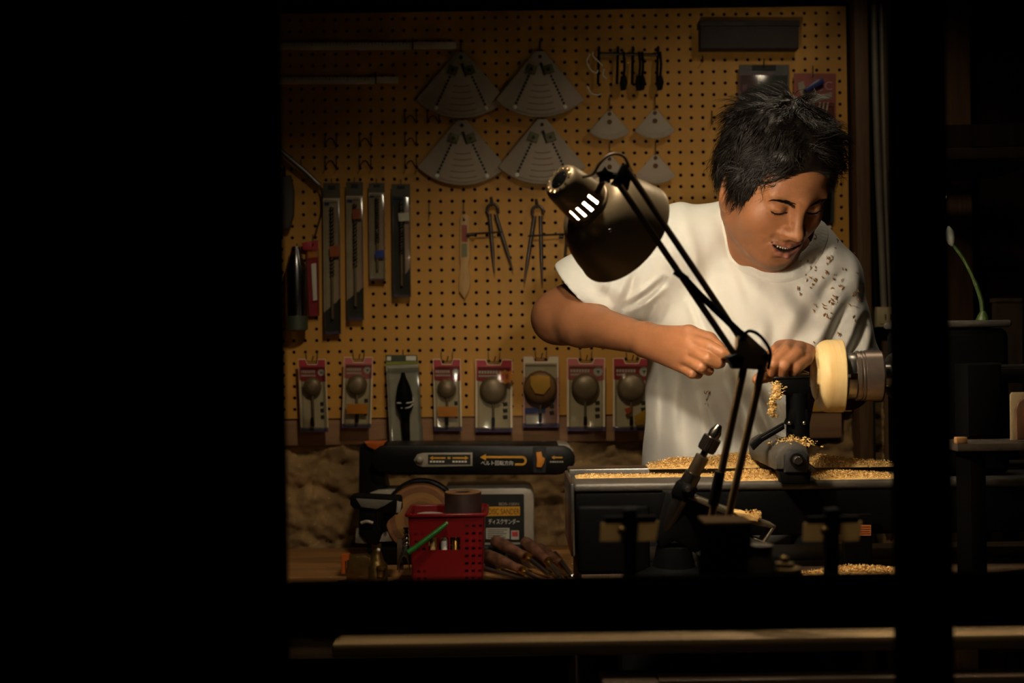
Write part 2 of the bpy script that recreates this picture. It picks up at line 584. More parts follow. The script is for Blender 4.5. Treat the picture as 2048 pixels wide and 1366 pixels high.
# ------------------------------------------------------------------ signed distance modelling for the figure
class Field:
    def __init__(s, xs, ys, zs):
        s.ax = [np.asarray(a, np.float32) for a in (xs, ys, zs)]
        s.d = np.full([len(a) for a in s.ax], 0.5, np.float32)

    def op(s, lo, hi, fn, k=0.0, sub=False):
        sl, g = [], []
        for n in range(3):
            i0 = max(0, int(np.searchsorted(s.ax[n], lo[n])) - 1)
            i1 = min(len(s.ax[n]), int(np.searchsorted(s.ax[n], hi[n])) + 1)
            if i1 <= i0:
                return
            sl.append(slice(i0, i1))
            sh = [1, 1, 1]
            sh[n] = -1
            g.append(s.ax[n][i0:i1].reshape(sh))
        sl = tuple(sl)
        v = fn(*g)
        c = s.d[sl]
        if sub:
            c = -c
        if k > 0:
            h = np.maximum(k - np.abs(c - v), 0) / k
            r = np.minimum(c, v) - h * h * (k / 4)
        else:
            r = np.minimum(c, v)
        s.d[sl] = -r if sub else r

    def cone(s, a, b, ra, rb, k=0.01, sub=False):
        a, b = np.array(a, np.float32), np.array(b, np.float32)
        m = max(ra, rb) + k + 0.01
        lo, hi = np.minimum(a, b) - m, np.maximum(a, b) + m
        ab = b - a
        L = float(ab @ ab) + 1e-12

        def fn(X, Y, Z):
            x, y, z = X - a[0], Y - a[1], Z - a[2]
            t = np.clip((x * ab[0] + y * ab[1] + z * ab[2]) / L, 0, 1)
            return np.sqrt((x - t * ab[0]) ** 2 + (y - t * ab[1]) ** 2 + (z - t * ab[2]) ** 2) - (ra + (rb - ra) * t)
        s.op(lo, hi, fn, k, sub)

    def chain(s, pts, rs, k=0.006):
        for i in range(len(pts) - 1):
            s.cone(pts[i], pts[i + 1], rs[i], rs[i + 1], k)

    def ell(s, c, r, k=0.01, sub=False, R=None):
        """ellipsoid; R (3x3, columns = own axes) turns it"""
        c = np.array(c, np.float32)
        r = np.array(r, np.float32)
        Rm = np.eye(3, dtype=np.float32) if R is None else np.array(R, np.float32)
        ext = np.sqrt(((Rm * r) ** 2).sum(1)) + k + 0.01
        iv = 1 / r

        def fn(X, Y, Z):
            x, y, z = X - c[0], Y - c[1], Z - c[2]
            u = (x * Rm[0, 0] + y * Rm[1, 0] + z * Rm[2, 0]) * iv[0]
            v = (x * Rm[0, 1] + y * Rm[1, 1] + z * Rm[2, 1]) * iv[1]
            w = (x * Rm[0, 2] + y * Rm[1, 2] + z * Rm[2, 2]) * iv[2]
            k0 = np.sqrt(u * u + v * v + w * w)
            k1 = np.sqrt((u * iv[0]) ** 2 + (v * iv[1]) ** 2 + (w * iv[2]) ** 2) + 1e-9
            return k0 * (k0 - 1) / k1
        s.op(c - ext, c + ext, fn, k, sub)

    def flat(s, a, b, ra, rb, right, k=0.03, sub=False):
        """capsule with elliptic section: ra, rb = (half width, half depth) at both ends"""
        a, b = np.array(a, np.float32), np.array(b, np.float32)
        ax = b - a
        L = float(np.linalg.norm(ax))
        ax = ax / L
        rt = np.array(right, np.float32)
        rt = rt - ax * (rt @ ax)
        rt /= np.linalg.norm(rt)
        fr = np.cross(ax, rt)
        m = max(*ra, *rb) + k + 0.01

        def fn(X, Y, Z):
            x, y, z = X - a[0], Y - a[1], Z - a[2]
            h = x * ax[0] + y * ax[1] + z * ax[2]
            t = np.clip(h / L, 0, 1)
            e = h - t * L
            u = x * rt[0] + y * rt[1] + z * rt[2]
            w = x * fr[0] + y * fr[1] + z * fr[2]
            rx = ra[0] + (rb[0] - ra[0]) * t
            ry = ra[1] + (rb[1] - ra[1]) * t
            rm = np.minimum(rx, ry)
            k0 = np.sqrt((u / rx) ** 2 + (w / ry) ** 2 + (e / rm) ** 2)
            k1 = np.sqrt((u / rx ** 2) ** 2 + (w / ry ** 2) ** 2 + (e / rm ** 2) ** 2) + 1e-9
            return k0 * (k0 - 1) / k1
        s.op(np.minimum(a, b) - m, np.maximum(a, b) + m, fn, k, sub)

    def mesh(s):
        d = s.d
        xs, ys, zs = s.ax
        sg = d < 0
        nx, ny, nz = d.shape
        cnt = np.zeros((nx - 1, ny - 1, nz - 1), np.uint8)
        for i in (0, 1):
            for j in (0, 1):
                for k in (0, 1):
                    cnt += sg[i:nx - 1 + i, j:ny - 1 + j, k:nz - 1 + k]
        I, J, K = np.nonzero((cnt > 0) & (cnt < 8))
        del cnt
        idx = np.full((nx - 1, ny - 1, nz - 1), -1, np.int32)
        idx[I, J, K] = np.arange(len(I))
        acc = np.zeros((len(I), 3), np.float32)
        num = np.zeros(len(I), np.float32)
        cor = [(0, 0, 0), (1, 0, 0), (0, 1, 0), (1, 1, 0), (0, 0, 1), (1, 0, 1), (0, 1, 1), (1, 1, 1)]
        for a in range(8):
            for b in range(a + 1, 8):
                p, q = cor[a], cor[b]
                if sum(abs(p[n] - q[n]) for n in range(3)) != 1:
                    continue
                va = d[I + p[0], J + p[1], K + p[2]]
                vb = d[I + q[0], J + q[1], K + q[2]]
                m = (va < 0) != (vb < 0)
                t = np.where(m, va / np.where(m, va - vb, 1), 0)
                for n in range(3):
                    acc[:, n] += np.where(m, p[n] + (q[n] - p[n]) * t, 0)
                num += m
        acc /= num[:, None]
        V = np.stack([xs[I] + acc[:, 0] * (xs[I + 1] - xs[I]), ys[J] + acc[:, 1] * (ys[J + 1] - ys[J]), zs[K] + acc[:, 2] * (zs[K + 1] - zs[K])], 1)
        quads = []
        # edges along x
        m = sg[:-1, 1:-1, 1:-1] != sg[1:, 1:-1, 1:-1]
        i, j, k = np.nonzero(m)
        j += 1
        k += 1
        q = np.stack([idx[i, j - 1, k - 1], idx[i, j, k - 1], idx[i, j, k], idx[i, j - 1, k]], 1)
        fl = sg[i, j, k]
        quads.append(np.where(fl[:, None], q, q[:, ::-1]))
        m = sg[1:-1, :-1, 1:-1] != sg[1:-1, 1:, 1:-1]
        i, j, k = np.nonzero(m)
        i += 1
        k += 1
        q = np.stack([idx[i - 1, j, k - 1], idx[i - 1, j, k], idx[i, j, k], idx[i, j, k - 1]], 1)
        fl = sg[i, j, k]
        quads.append(np.where(fl[:, None], q, q[:, ::-1]))
        m = sg[1:-1, 1:-1, :-1] != sg[1:-1, 1:-1, 1:]
        i, j, k = np.nonzero(m)
        i += 1
        j += 1
        q = np.stack([idx[i - 1, j - 1, k], idx[i, j - 1, k], idx[i, j, k], idx[i - 1, j, k]], 1)
        fl = sg[i, j, k]
        quads.append(np.where(fl[:, None], q, q[:, ::-1]))
        Q = np.concatenate(quads)
        return V, Q[(Q >= 0).all(1)]


def grid_mesh(name, V, Q, m, parent, smooth_it=2):
    # light Laplacian smoothing removes the voxel terraces
    for it in range(smooth_it):
        S = np.zeros_like(V)
        n = np.zeros(len(V), np.float32)
        for a in range(4):
            b = (a + 1) % 4
            for c, e in ((a, b), (b, a)):
                for ax in range(3):
                    S[:, ax] += np.bincount(Q[:, c], weights=V[Q[:, e], ax], minlength=len(V))
                n += np.bincount(Q[:, c], minlength=len(V))
        V = V * 0.4 + 0.6 * S / np.maximum(n, 1)[:, None]
    o = ORG[parent.name]
    me = bpy.data.meshes.new(name)
    A = (V - np.array(o, np.float32)).astype(np.float32)
    me.vertices.add(len(A))
    me.vertices.foreach_set('co', A.ravel())
    me.loops.add(Q.size)
    me.polygons.add(len(Q))
    me.polygons.foreach_set('loop_start', np.arange(0, Q.size, 4, dtype=np.int32))
    me.loops.foreach_set('vertex_index', Q.ravel().astype(np.int32))
    me.update(calc_edges=True)
    me.validate()
    me.materials.append(m)
    me.shade_smooth()
    return place(name, me, parent, o), V


def col_attr(ob, name, vals):
    at = ob.data.attributes.new(name, 'FLOAT_COLOR', 'POINT')
    C = np.ones((len(vals), 4), np.float32)
    C[:, :3] = vals
    at.data.foreach_set('color', C.ravel())


# ------------------------------------------------------------------ head frame
YAW, PIT, ROL = [math.radians(a) for a in (20.0, 40.0, -2.0)]
HR = np.array((Matrix.Rotation(ROL, 3, 'Y') @ Matrix.Rotation(YAW, 3, 'Z') @ Matrix.Rotation(PIT, 3, 'X')))
HS = 0.97
HT = np.array(P(1541, 367, 1.80))


def hl(x, y, z):
    return HT + HS * (HR @ np.array((x, y, z), float))


def ha(p):
    return (np.asarray(p) - HT) @ HR / HS


class HeadOps:
    def __init__(s, f):
        s.f = f

    def ell(s, c, r, k=0.01, sub=False, rot=None):
        R = HR if rot is None else HR @ np.array(rot)
        s.f.ell(hl(*c), np.array(r) * HS, k, sub, R)

    def cone(s, a, b, ra, rb, k=0.01, sub=False):
        s.f.cone(hl(*a), hl(*b), ra * HS, rb * HS, k, sub)

    def both(s, kind, *a, **kw):
        for sg in (-1, 1):
            b = [((q[0] * sg, q[1], q[2]) if (isinstance(q, tuple) and len(q) == 3 and n < (1 if kind == 'ell' else 2)) else q) for n, q in enumerate(a)]
            getattr(s, kind)(*b, **kw)


def face_y(f, x, z):
    """local y of the face surface at local x, z (found by marching inwards)"""
    for y in np.arange(-0.135, -0.02, 0.0008):
        p = hl(x, y, z)
        i = [int(np.clip(np.searchsorted(f.ax[n], p[n]), 0, len(f.ax[n]) - 1)) for n in range(3)]
        if f.d[i[0], i[1], i[2]] < 0.0:
            return float(y)
    return -0.08


# joints
SHR, ELR, WRR = P(1348, 490, 1.92), P(1119, 634, 1.98), P(1292, 679, 1.79)
SHL, ELL, WRL = P(1655, 570, 1.89), P(1694, 775, 1.98), P(1622, 728, 1.80)
NECK = P(1538, 480, 1.905)
PELV = P(1450, 985, 2.0)


def body():
    V = 0.0021
    f = Field(np.arange(-0.02, 0.63, V), np.arange(1.58, 2.20, V), np.concatenate([np.arange(-0.01, 0.93, 0.012), np.arange(0.94, 1.60, V)]))
    rt = Vector((0.93, -0.30, -0.2))
    # trunk (under the shirt) and legs
    f.flat(PELV, P(1495, 650, 1.95), (0.115, 0.085), (0.13, 0.085), rt, 0.03)
    f.flat(P(1495, 650, 1.95), P(1522, 540, 1.92), (0.13, 0.085), (0.10, 0.065), rt, 0.04)
    f.cone(SHR, NECK + Vector((0, 0.02, -0.03)), 0.040, 0.045, 0.03)
    f.cone(SHL, NECK + Vector((0, 0.02, -0.03)), 0.040, 0.045, 0.03)
    for sx in (-0.085, 0.085):
        h = Vector((PELV.x + sx, PELV.y, 0.90))
        kn = Vector((PELV.x + sx * 1.2, PELV.y - 0.02, 0.48))
        an = Vector((PELV.x + sx * 1.3, PELV.y + 0.01, 0.08))
        f.cone(h, kn, 0.080, 0.055, 0.03)
        f.cone(kn, an, 0.055, 0.038, 0.02)
        f.cone(an + Vector((0, 0.02, -0.03)), an + Vector((0, -0.15, -0.045)), 0.036, 0.030, 0.02)
    # right arm (image left)
    f.cone(SHR, SHR.lerp(ELR, 0.5), 0.050, 0.045, 0.03)
    f.cone(SHR.lerp(ELR, 0.5), ELR, 0.045, 0.037, 0.03)
    q = ELR.lerp(WRR, 0.28)
    f.cone(ELR, q, 0.036, 0.0375, 0.045)
    f.cone(q, WRR, 0.037, 0.0235, 0.018)
    f.ell(ELR + Vector((-0.008, 0.010, -0.004)), (0.030, 0.032, 0.030), 0.02)
    # left arm, mostly behind the work piece
    f.cone(SHL, ELL, 0.046, 0.036, 0.02)
    q = ELL.lerp(WRL, 0.3)
    f.cone(ELL, q, 0.034, 0.036, 0.015)
    f.cone(q, WRL, 0.036, 0.025, 0.015)
    # right hand
    mc = [P(1380, 679, 1.70), P(1381, 699, 1.69), P(1375, 718, 1.695), P(1364, 733, 1.71)]
    for n, q in enumerate(mc):
        a = WRR + Vector((0.0, 0.0, 0.010 - 0.007 * n))
        f.cone(a, q, 0.016, 0.0108 if n < 3 else 0.0098, 0.012)
    fr = 0.0088
    f.chain([mc[0], P(1421, 694, 1.668), P(1444, 705, 1.662), P(1459, 711, 1.664)], [0.0102, 0.0090, 0.0082, 0.0066], 0.0015)
    f.chain([mc[1], P(1414, 717, 1.660), P(1434, 727, 1.664), P(1442, 727, 1.682)], [0.0102, 0.0090, 0.0082, 0.0070], 0.0015)
    f.chain([mc[2], P(1402, 734, 1.666), P(1417, 741, 1.678), P(1408, 738, 1.697)], [0.0098, 0.0086, 0.0078, 0.0066], 0.0015)
    f.chain([mc[3], P(1384, 747, 1.684), P(1396, 749, 1.694), P(1390, 744, 1.706)], [0.0090, 0.0076, 0.0068, 0.0060], 0.0015)
    f.chain([WRR.lerp(mc[0], 0.35) + Vector((0, 0.005, 0.005)), P(1378, 668, 1.712), P(1418, 679, 1.692), P(1442, 697, 1.680)], [0.016, 0.0130, 0.0105, 0.0076], 0.005)
    # left hand
    mc = [P(1619, 704, 1.716), P(1600, 697, 1.718), P(1579, 693, 1.722), P(1559, 695, 1.728)]
    for n, q in enumerate(mc):
        f.cone(WRL + Vector((0.008 - 0.010 * n, 0, 0)), q, 0.016, 0.0105, 0.012)
    f.chain([mc[0], P(1612, 718, 1.664), P(1592, 735, 1.646), P(1587, 747, 1.653)], [0.0105, 0.0098, 0.0088, 0.0074], 0.0015)
    f.chain([mc[1], P(1594, 708, 1.658), P(1569, 731, 1.640), P(1565, 746, 1.650)], [0.0108, 0.0100, 0.0090, 0.0076], 0.0015)
    f.chain([mc[2], P(1571, 703, 1.660), P(1547, 728, 1.642), P(1544, 745, 1.652)], [0.0105, 0.0096, 0.0086, 0.0072], 0.0015)
    f.chain([mc[3], P(1548, 703, 1.672), P(1527, 724, 1.656), P(1525, 738, 1.662)], [0.0096, 0.0086, 0.0076, 0.0066], 0.0015)
    f.chain([WRL + Vector((-0.01, -0.02, -0.012)), P(1566, 740, 1.72), P(1534, 750, 1.69), P(1515, 759, 1.676)], [0.016, 0.0120, 0.0104, 0.0082], 0.005)
    # neck
    f.cone(NECK + Vector((0, 0.0, -0.03)), hl(0, 0.025, -0.045), 0.060, 0.056, 0.03)
    f.cone(hl(0, -0.012, -0.062), NECK + Vector((-0.006, -0.028, -0.030)), 0.040, 0.050, 0.02)
    # head
    h = HeadOps(f)
    h.ell((0, 0.012, 0.045), (0.074, 0.092, 0.080), 0.02)
    h.ell((0, -0.036, 0.055), (0.060, 0.055, 0.050), 0.02)
    h.ell((0, -0.030, -0.022), (0.058, 0.060, 0.078), 0.03)
    h.both('cone', (0.049, -0.006, -0.050), (0.014, -0.066, -0.088), 0.019, 0.017, k=0.03)
    h.ell((0, -0.076, -0.090), (0.020, 0.017, 0.017), 0.014)
    h.both('ell', (0.040, -0.056, -0.022), (0.024, 0.024, 0.026), 0.035)
    h.cone((-0.040, -0.074, 0.027), (0, -0.086, 0.026), 0.011, 0.011, 0.016)
    h.cone((0.040, -0.074, 0.027), (0, -0.086, 0.026), 0.011, 0.011, 0.016)
    h.both('ell', (0.031, -0.102, 0.008), (0.019, 0.019, 0.014), 0.014, sub=True)
    h.both('ell', (0.031, -0.0765, 0.008), (0.0165, 0.0135, 0.0115), 0.005)
    h.both('cone', (0.018, -0.0925, 0.0015), (0.031, -0.0925, -0.001), 0.0016, 0.0018, k=0.003, sub=True)
    h.both('cone', (0.031, -0.0925, -0.001), (0.045, -0.086, 0.003), 0.0018, 0.0016, k=0.003, sub=True)
    # nose
    h.cone((0, -0.086, 0.020), (0, -0.105, -0.020), 0.0075, 0.0085, 0.012)
    h.ell((0, -0.1085, -0.026), (0.0105, 0.011, 0.0095), 0.008)
    h.both('ell', (0.0125, -0.098, -0.029), (0.0080, 0.011, 0.0080), 0.007)
    h.both('ell', (0.0065, -0.1045, -0.0365), (0.0036, 0.005, 0.0030), 0.003, sub=True)
    # mouth: parted, corners drawn up in a smile; features are laid on the face surface
    h.ell((0, -0.077, -0.055), (0.033, 0.019, 0.028), 0.022)
    S = lambda x, z, off=0.0: (x, face_y(f, x, z) + off, z)
    for sg in (-1, 1):
        up = 0.0020 if sg < 0 else 0.0
        xs = (0.0, 0.011, 0.021, 0.0285)
        zu = (-0.0515, -0.0505, -0.0500, -0.0490 + up)
        zl = (-0.0690, -0.0670, -0.0600, -0.0510 + up)
        zm = (-0.0590, -0.0575, -0.0540, -0.0500 + up)
        U = [S(sg * x, z, 0.0016) for x, z in zip(xs, zu)]
        L = [S(sg * x, z, 0.0012) for x, z in zip(xs, zl)]
        Mo = [S(sg * x, z, 0.0) for x, z in zip(xs, zm)]
        nl = [S(sg * 0.0185, -0.0320), S(sg * 0.028, -0.0390), S(sg * 0.0365, -0.0500), S(sg * 0.0385, -0.0620)]
        for a in range(3):
            h.cone(U[a], U[a + 1], (0.0040, 0.0042, 0.0030, 0.0016)[a], (0.0040, 0.0042, 0.0030, 0.0016)[a + 1], 0.003)
            h.cone(L[a], L[a + 1], (0.0052, 0.0048, 0.0032, 0.0016)[a], (0.0052, 0.0048, 0.0032, 0.0016)[a + 1], 0.003)
        for a in range(3):
            ra, rb = (0.0038, 0.0036, 0.0026, 0.0012)[a], (0.0038, 0.0036, 0.0026, 0.0012)[a + 1]
            for o_ in (-0.004, 0.002, 0.007):
                h.cone((Mo[a][0], Mo[a][1] + o_, Mo[a][2]), (Mo[a + 1][0], Mo[a + 1][1] + o_, Mo[a + 1][2]), ra, rb if o_ < 0.005 else rb * 0.6, 0.0015, sub=True)
        for a in range(3):
            h.cone((nl[a][0], nl[a][1] - 0.0010, nl[a][2]), (nl[a + 1][0], nl[a + 1][1] - 0.0010, nl[a + 1][2]), 0.0018, 0.0018 if a < 2 else 0.0008, 0.006, sub=True)
    h.ell((0, -0.0965, -0.080), (0.016, 0.006, 0.004), 0.008, sub=True)
    # ears
    for sg in (-1, 1):
        rot = Matrix.Rotation(math.radians(22 * sg), 3, 'Z') @ Matrix.Rotation(math.radians(-12), 3, 'X')
        h.ell((0.075 * sg, 0.004, -0.010), (0.008, 0.019, 0.031), 0.006, rot=rot)
        h.ell((0.082 * sg, 0.001, -0.008), (0.0055, 0.0105, 0.019), 0.004, sub=True, rot=rot)
        h.cone((0.073 * sg, -0.008, -0.010), (0.074 * sg, -0.006, -0.018), 0.005, 0.005, 0.004)
        h.ell((0.072 * sg, -0.004, -0.036), (0.006, 0.008, 0.009), 0.006)
    return f


M_SKIN = bpy.data.materials.new('tanned_skin')
M_SKIN.use_nodes = True
_nt = M_SKIN.node_tree
_b = _nt.nodes['Principled BSDF']
_a = _nt.nodes.new('ShaderNodeAttribute')
_a.attribute_name = 'tint'
_n = _nt.nodes.new('ShaderNodeTexNoise')
_n.inputs['Scale'].default_value = 60
_n.inputs['Detail'].default_value = 6
_tc = _nt.nodes.new('ShaderNodeTexCoord')
_nt.links.new(_tc.outputs['Object'], _n.inputs['Vector'])
_r = _nt.nodes.new('ShaderNodeValToRGB')
_r.color_ramp.elements[0].color = (0.86, 0.82, 0.80, 1)
_r.color_ramp.elements[1].color = (1.08, 1.06, 1.05, 1)
_nt.links.new(_n.outputs['Fac'], _r.inputs[0])
_m = _nt.nodes.new('ShaderNodeMix')
_m.data_type = 'RGBA'
_m.blend_type = 'MULTIPLY'
_m.inputs[0].default_value = 1.0
_nt.links.new(_a.outputs['Color'], _m.inputs[6])
_nt.links.new(_r.outputs[0], _m.inputs[7])
_nt.links.new(_m.outputs[2], _b.inputs['Base Color'])
_b.inputs['Roughness'].default_value = 0.55
_b.inputs['Specular IOR Level'].default_value = 0.45
_b.inputs['Subsurface Weight'].default_value = 0.12
_b.inputs['Subsurface Radius'].default_value = (0.008, 0.004, 0.002)
_b.inputs['Subsurface Scale'].default_value = 0.5
_n2 = _nt.nodes.new('ShaderNodeTexNoise')
_n2.inputs['Scale'].default_value = 420
_n2.inputs['Detail'].default_value = 3
_nt.links.new(_tc.outputs['Object'], _n2.inputs['Vector'])
_bp = _nt.nodes.new('ShaderNodeBump')
_bp.inputs['Strength'].default_value = 0.18
_bp.inputs['Distance'].default_value = 0.001
_nt.links.new(_n2.outputs['Fac'], _bp.inputs['Height'])
_nt.links.new(_bp.outputs[0], _b.inputs['Normal'])

person = thing('person', 'man in a white t-shirt bending over the lathe, tool in hand', 'person', (PELV.x, PELV.y, 0.0))
_f = body()
BROW = {(sg, k): face_y(_f, (0.014 + 0.036 * k / 45) * sg, 0.0195 + 0.0055 * math.sin(k / 45 * 2.4)) for sg in (-1, 1) for k in range(46)}
LASH = {(sg, k): face_y(_f, (0.017 + 0.028 * k / 15) * sg, 0.0025 - 0.0030 * math.sin(math.pi * k / 15)) for sg in (-1, 1) for k in range(16)}
TEETH_Y = face_y(_f, 0.0, -0.0515)
_V, _Q = _f.mesh()
del _f
skin, _V = grid_mesh('body', _V, _Q, M_SKIN, person, 2)
_L = ha(_V)
_base = np.array(lin((144, 95, 62)), np.float32)
_lip = np.array(lin((128, 76, 64)), np.float32)
_stub = np.array(lin((96, 68, 52)), np.float32)
_dark = np.array(lin((40, 18, 16)), np.float32)
tint = np.repeat(_base[None], len(_V), 0)


def _blend(w, c):
    global tint
    tint = tint * (1 - w[:, None]) + c[None] * w[:, None]


x_, y_, z_ = _L[:, 0], _L[:, 1], _L[:, 2]
inface = (y_ < -0.06) & (np.abs(x_) < 0.06) & (z_ > -0.13) & (z_ < 0.1)
# beard shadow: chin and upper lip
w = np.exp(-((x_ / 0.026) ** 2 + ((z_ + 0.100) / 0.016) ** 2)) * 0.75
w = np.maximum(w, 0.35 * np.exp(-((x_ / 0.022) ** 2 + ((z_ + 0.044) / 0.005) ** 2)))
_blend(np.clip(w * inface, 0, 1), _stub)
# lips
zc_ = -0.0595 + 0.0095 * (x_ / 0.0285) ** 2
e1 = (x_ / 0.0300) ** 2 + ((z_ - zc_) / 0.0140) ** 2
_blend(np.clip((1.0 - e1) * 4, 0, 1) * inface * 0.9, _lip)
e2 = (x_ / 0.028) ** 2 + ((z_ - zc_) / 0.0075) ** 2
_blend(np.clip((1.0 - e2) * 4, 0, 1) * (y_ < -0.05) * (y_ > TEETH_Y + 0.0045 + 14.0 * x_ * x_) * inface, _dark)
# cheeks, nose a little redder; scalp dark under the hair
w = np.exp(-(((np.abs(x_) - 0.04) / 0.02) ** 2 + ((z_ + 0.02) / 0.02) ** 2)) * inface * 0.25
_blend(w, np.array(lin((150, 92, 66)), np.float32))
col_attr(skin, 'tint', tint)

M_HAIR = mat('black_hair', (22, 15, 11), 0.42, var=0.3, vscale=80, spec=0.2)
M_TOOTH = mat('tooth_enamel', (226, 214, 192), 0.3, var=0.03)
tm = MB()
for k in range(10):
    a = (k - 4.5) * 0.0041
    y = TEETH_Y + 0.0085 + 18.0 * a * a
    tm.ball(hl(a, y, -0.0555 + 5.0 * a * a), 0.0025, (0.98, 0.55, 1.7), Matrix(HR.tolist()), 8)
tm.build('teeth', M_TOOTH, skin)
# eyebrows and lashes
for sg in (-1, 1):
    br = MB()
    for k in range(46):
        u = k / 45
        x = (0.014 + 0.036 * u) * sg
        zc = 0.0195 + 0.0055 * math.sin(u * 2.4)
        yb = BROW[(sg, k)] - 0.0004
        for q in range(3):
            zz = zc + random.uniform(-0.0032, 0.0032) * (1.15 - u)
            a = hl(x, yb, zz)
            b_ = hl(x + 0.006 * sg, BROW[(sg, min(45, k + 7))] - 0.0007, zz + 0.0012 - 0.003 * u)
            br.tube([a, b_], [0.0006, 0.00015], 3)
    br.build('eyebrow', M_HAIR, skin)
    ls = MB()
    pts = []
    for k in range(16):
        u = k / 15
        pts.append(Vector(hl((0.017 + 0.028 * u) * sg, LASH[(sg, k)] - 0.0002, 0.0025 - 0.0030 * math.sin(math.pi * u))))
    ls.tube(pts, [0.0006] + [0.0011] * 14 + [0.0006], 5)
    for k in range(1, 15):
        u = k / 15
        b_ = Vector(hl((0.0168 + 0.030 * u) * sg, LASH[(sg, k)] - 0.0030, 0.0008 - 0.0030 * math.sin(math.pi * u)))
        ls.tube([pts[k], b_], [0.0005, 0.0001], 3)
    ls.build('eyelashes', M_HAIR, skin)
# ------------------------------------------------------------------ t-shirt
def front(x, y, f):
    """point of the shirt's outer surface seen at pixel x, y (marching along the view ray)"""
    for D in np.arange(1.66, 2.05, 0.003):
        p = P(x, y, float(D))
        i = [int(np.clip(np.searchsorted(f.ax[n], p[n]), 0, len(f.ax[n]) - 1)) for n in range(3)]
        if f.d[i[0], i[1], i[2]] < 0.001:
            return np.array(p)
    return None


SHIRT_SPOTS = []


def shirt():
    V = 0.0022
    f = Field(np.arange(0.02, 0.62, V), np.arange(1.72, 2.16, V), np.arange(0.80, 1.50, V))
    rt = Vector((0.93, -0.30, -0.2))
    f.flat(P(1446, 1010, 1.99), P(1492, 660, 1.95), (0.142, 0.112), (0.163, 0.112), rt, 0.03)
    f.flat(P(1492, 660, 1.95), P(1518, 545, 1.93), (0.163, 0.110), (0.135, 0.088), rt, 0.05)
    f.cone(P(1350, 482, 1.925), P(1475, 465, 1.92), 0.052, 0.046, 0.03)
    f.cone(P(1475, 465, 1.92), P(1600, 500, 1.915), 0.050, 0.046, 0.03)
    f.cone(P(1600, 500, 1.915), P(1668, 556, 1.895), 0.046, 0.044, 0.03)
    # sleeves
    A, B = P(1352, 497, 1.925), P(1115, 622, 1.972)
    f.cone(A, P(1165, 592, 1.962), 0.074, 0.066, 0.03)
    f.cone(P(1165, 592, 1.962), B, 0.066, 0.066, 0.01)
    f.cone(P(1300, 560, 1.93), P(1215, 582, 1.955), 0.050, 0.050, 0.03)
    f.cone(P(1655, 565, 1.893), P(1684, 735, 1.925), 0.054, 0.062, 0.025)
    f.cone(P(1684, 735, 1.925), P(1690, 800, 1.95), 0.062, 0.06, 0.02)
    # drape folds, measured on the outer surface
    # sleeve hem line and seams
    # low frequency waviness of the cloth
    X, Y, Z = f.ax[0][:, None, None], f.ax[1][None, :, None], f.ax[2][None, None, :]
    f.d += (0.0030 * np.sin(31 * X + 9 * Z + 4 * np.sin(11 * Z)) * np.sin(7 * Y + 5 * Z)).astype(np.float32)
    f.d += (0.0018 * np.sin(70 * X - 30 * Z + 3 * np.sin(23 * X)) * np.sin(17 * Z + 20 * X)).astype(np.float32)
    for _ in range(38):
        q = front(random.gauss(1658, 40), random.gauss(590, 62), f)
        if q is not None and q[1] < 1.93 and q[0] < P(1700, 550, 1.9).x:
            SHIRT_SPOTS.append(q)
    for x, y in ((1413, 790), (1416, 800), (1605, 520), (1650, 515), (1660, 612), (1665, 605), (1650, 560), (1655, 555), (1668, 590), (1620, 545)):
        q = front(x, y, f)
        if q is not None:
            SHIRT_SPOTS.append(q)
    # hollow it
    T = 0.0060
    d0 = f.d
    f.d = np.maximum(d0, -(d0 + T))
    # neck opening
    C = np.array(P(1546, 464, 1.888))
    n = np.array((-0.05, -0.43, 0.90))
    n /= np.linalg.norm(n)
    x, y, z = X - C[0], Y - C[1], Z - C[2]
    h = x * n[0] + y * n[1] + z * n[2]
    r = np.sqrt(np.maximum(x * x + y * y + z * z - h * h, 0))
    cut = np.maximum(r - 0.0665, -(h + 0.05))
    f.d = np.maximum(f.d, -cut)
    # ribbed collar: a slightly thicker band of cloth around the opening
    fc = Field(*f.ax)
    rib = 0.0003 * np.sin(np.arctan2(x * 0 + z - h * n[2], x - h * n[0]) * 150)
    fc.d = np.maximum(np.maximum(d0 - 0.0026 + rib, -(d0 + 0.0030)), np.maximum(np.maximum(0.0645 - r, r - 0.0870), -(h + 0.055))).astype(np.float32)
    # sleeve openings
    ax = np.array(B - A)
    ax /= np.linalg.norm(ax)
    pn = np.array(P(1163, 590, 1.962))
    # plane through the visible hem: tilted so that the underside is shorter
    e1 = np.array(P(1196, 633, 1.905)) - np.array(P(1124, 553, 1.93))
    e2 = np.array((0.30, 1.0, 0.10))
    nn = np.cross(e1, e2)
    nn /= np.linalg.norm(nn)
    if nn @ ax < 0:
        nn = -nn
    h0 = np.array(P(1124, 553, 1.93)) @ nn
    dp = X * nn[0] + Y * nn[1] + Z * nn[2] - h0
    near = np.where(X < 0.22, dp, -1).astype(np.float32)
    f.d = np.maximum(f.d, near)
    f.d = np.maximum(f.d, np.where(X > 0.45, (P(1690, 768, 1.94).z - Z), -1))
    f.d = np.maximum(f.d, (0.835 - Z))
    return f, fc


M_SHIRT = mat('white_cotton_jersey', (222, 220, 212), 0.9, var=0.015, vscale=40, bump=0.12, bscale=900, sheen=0.1, spec=0.2)
_f, _fc = shirt()
_V, _Q = _f.mesh()
del _f
tee, _TV = grid_mesh('t_shirt', _V, _Q, M_SHIRT, person, 5)
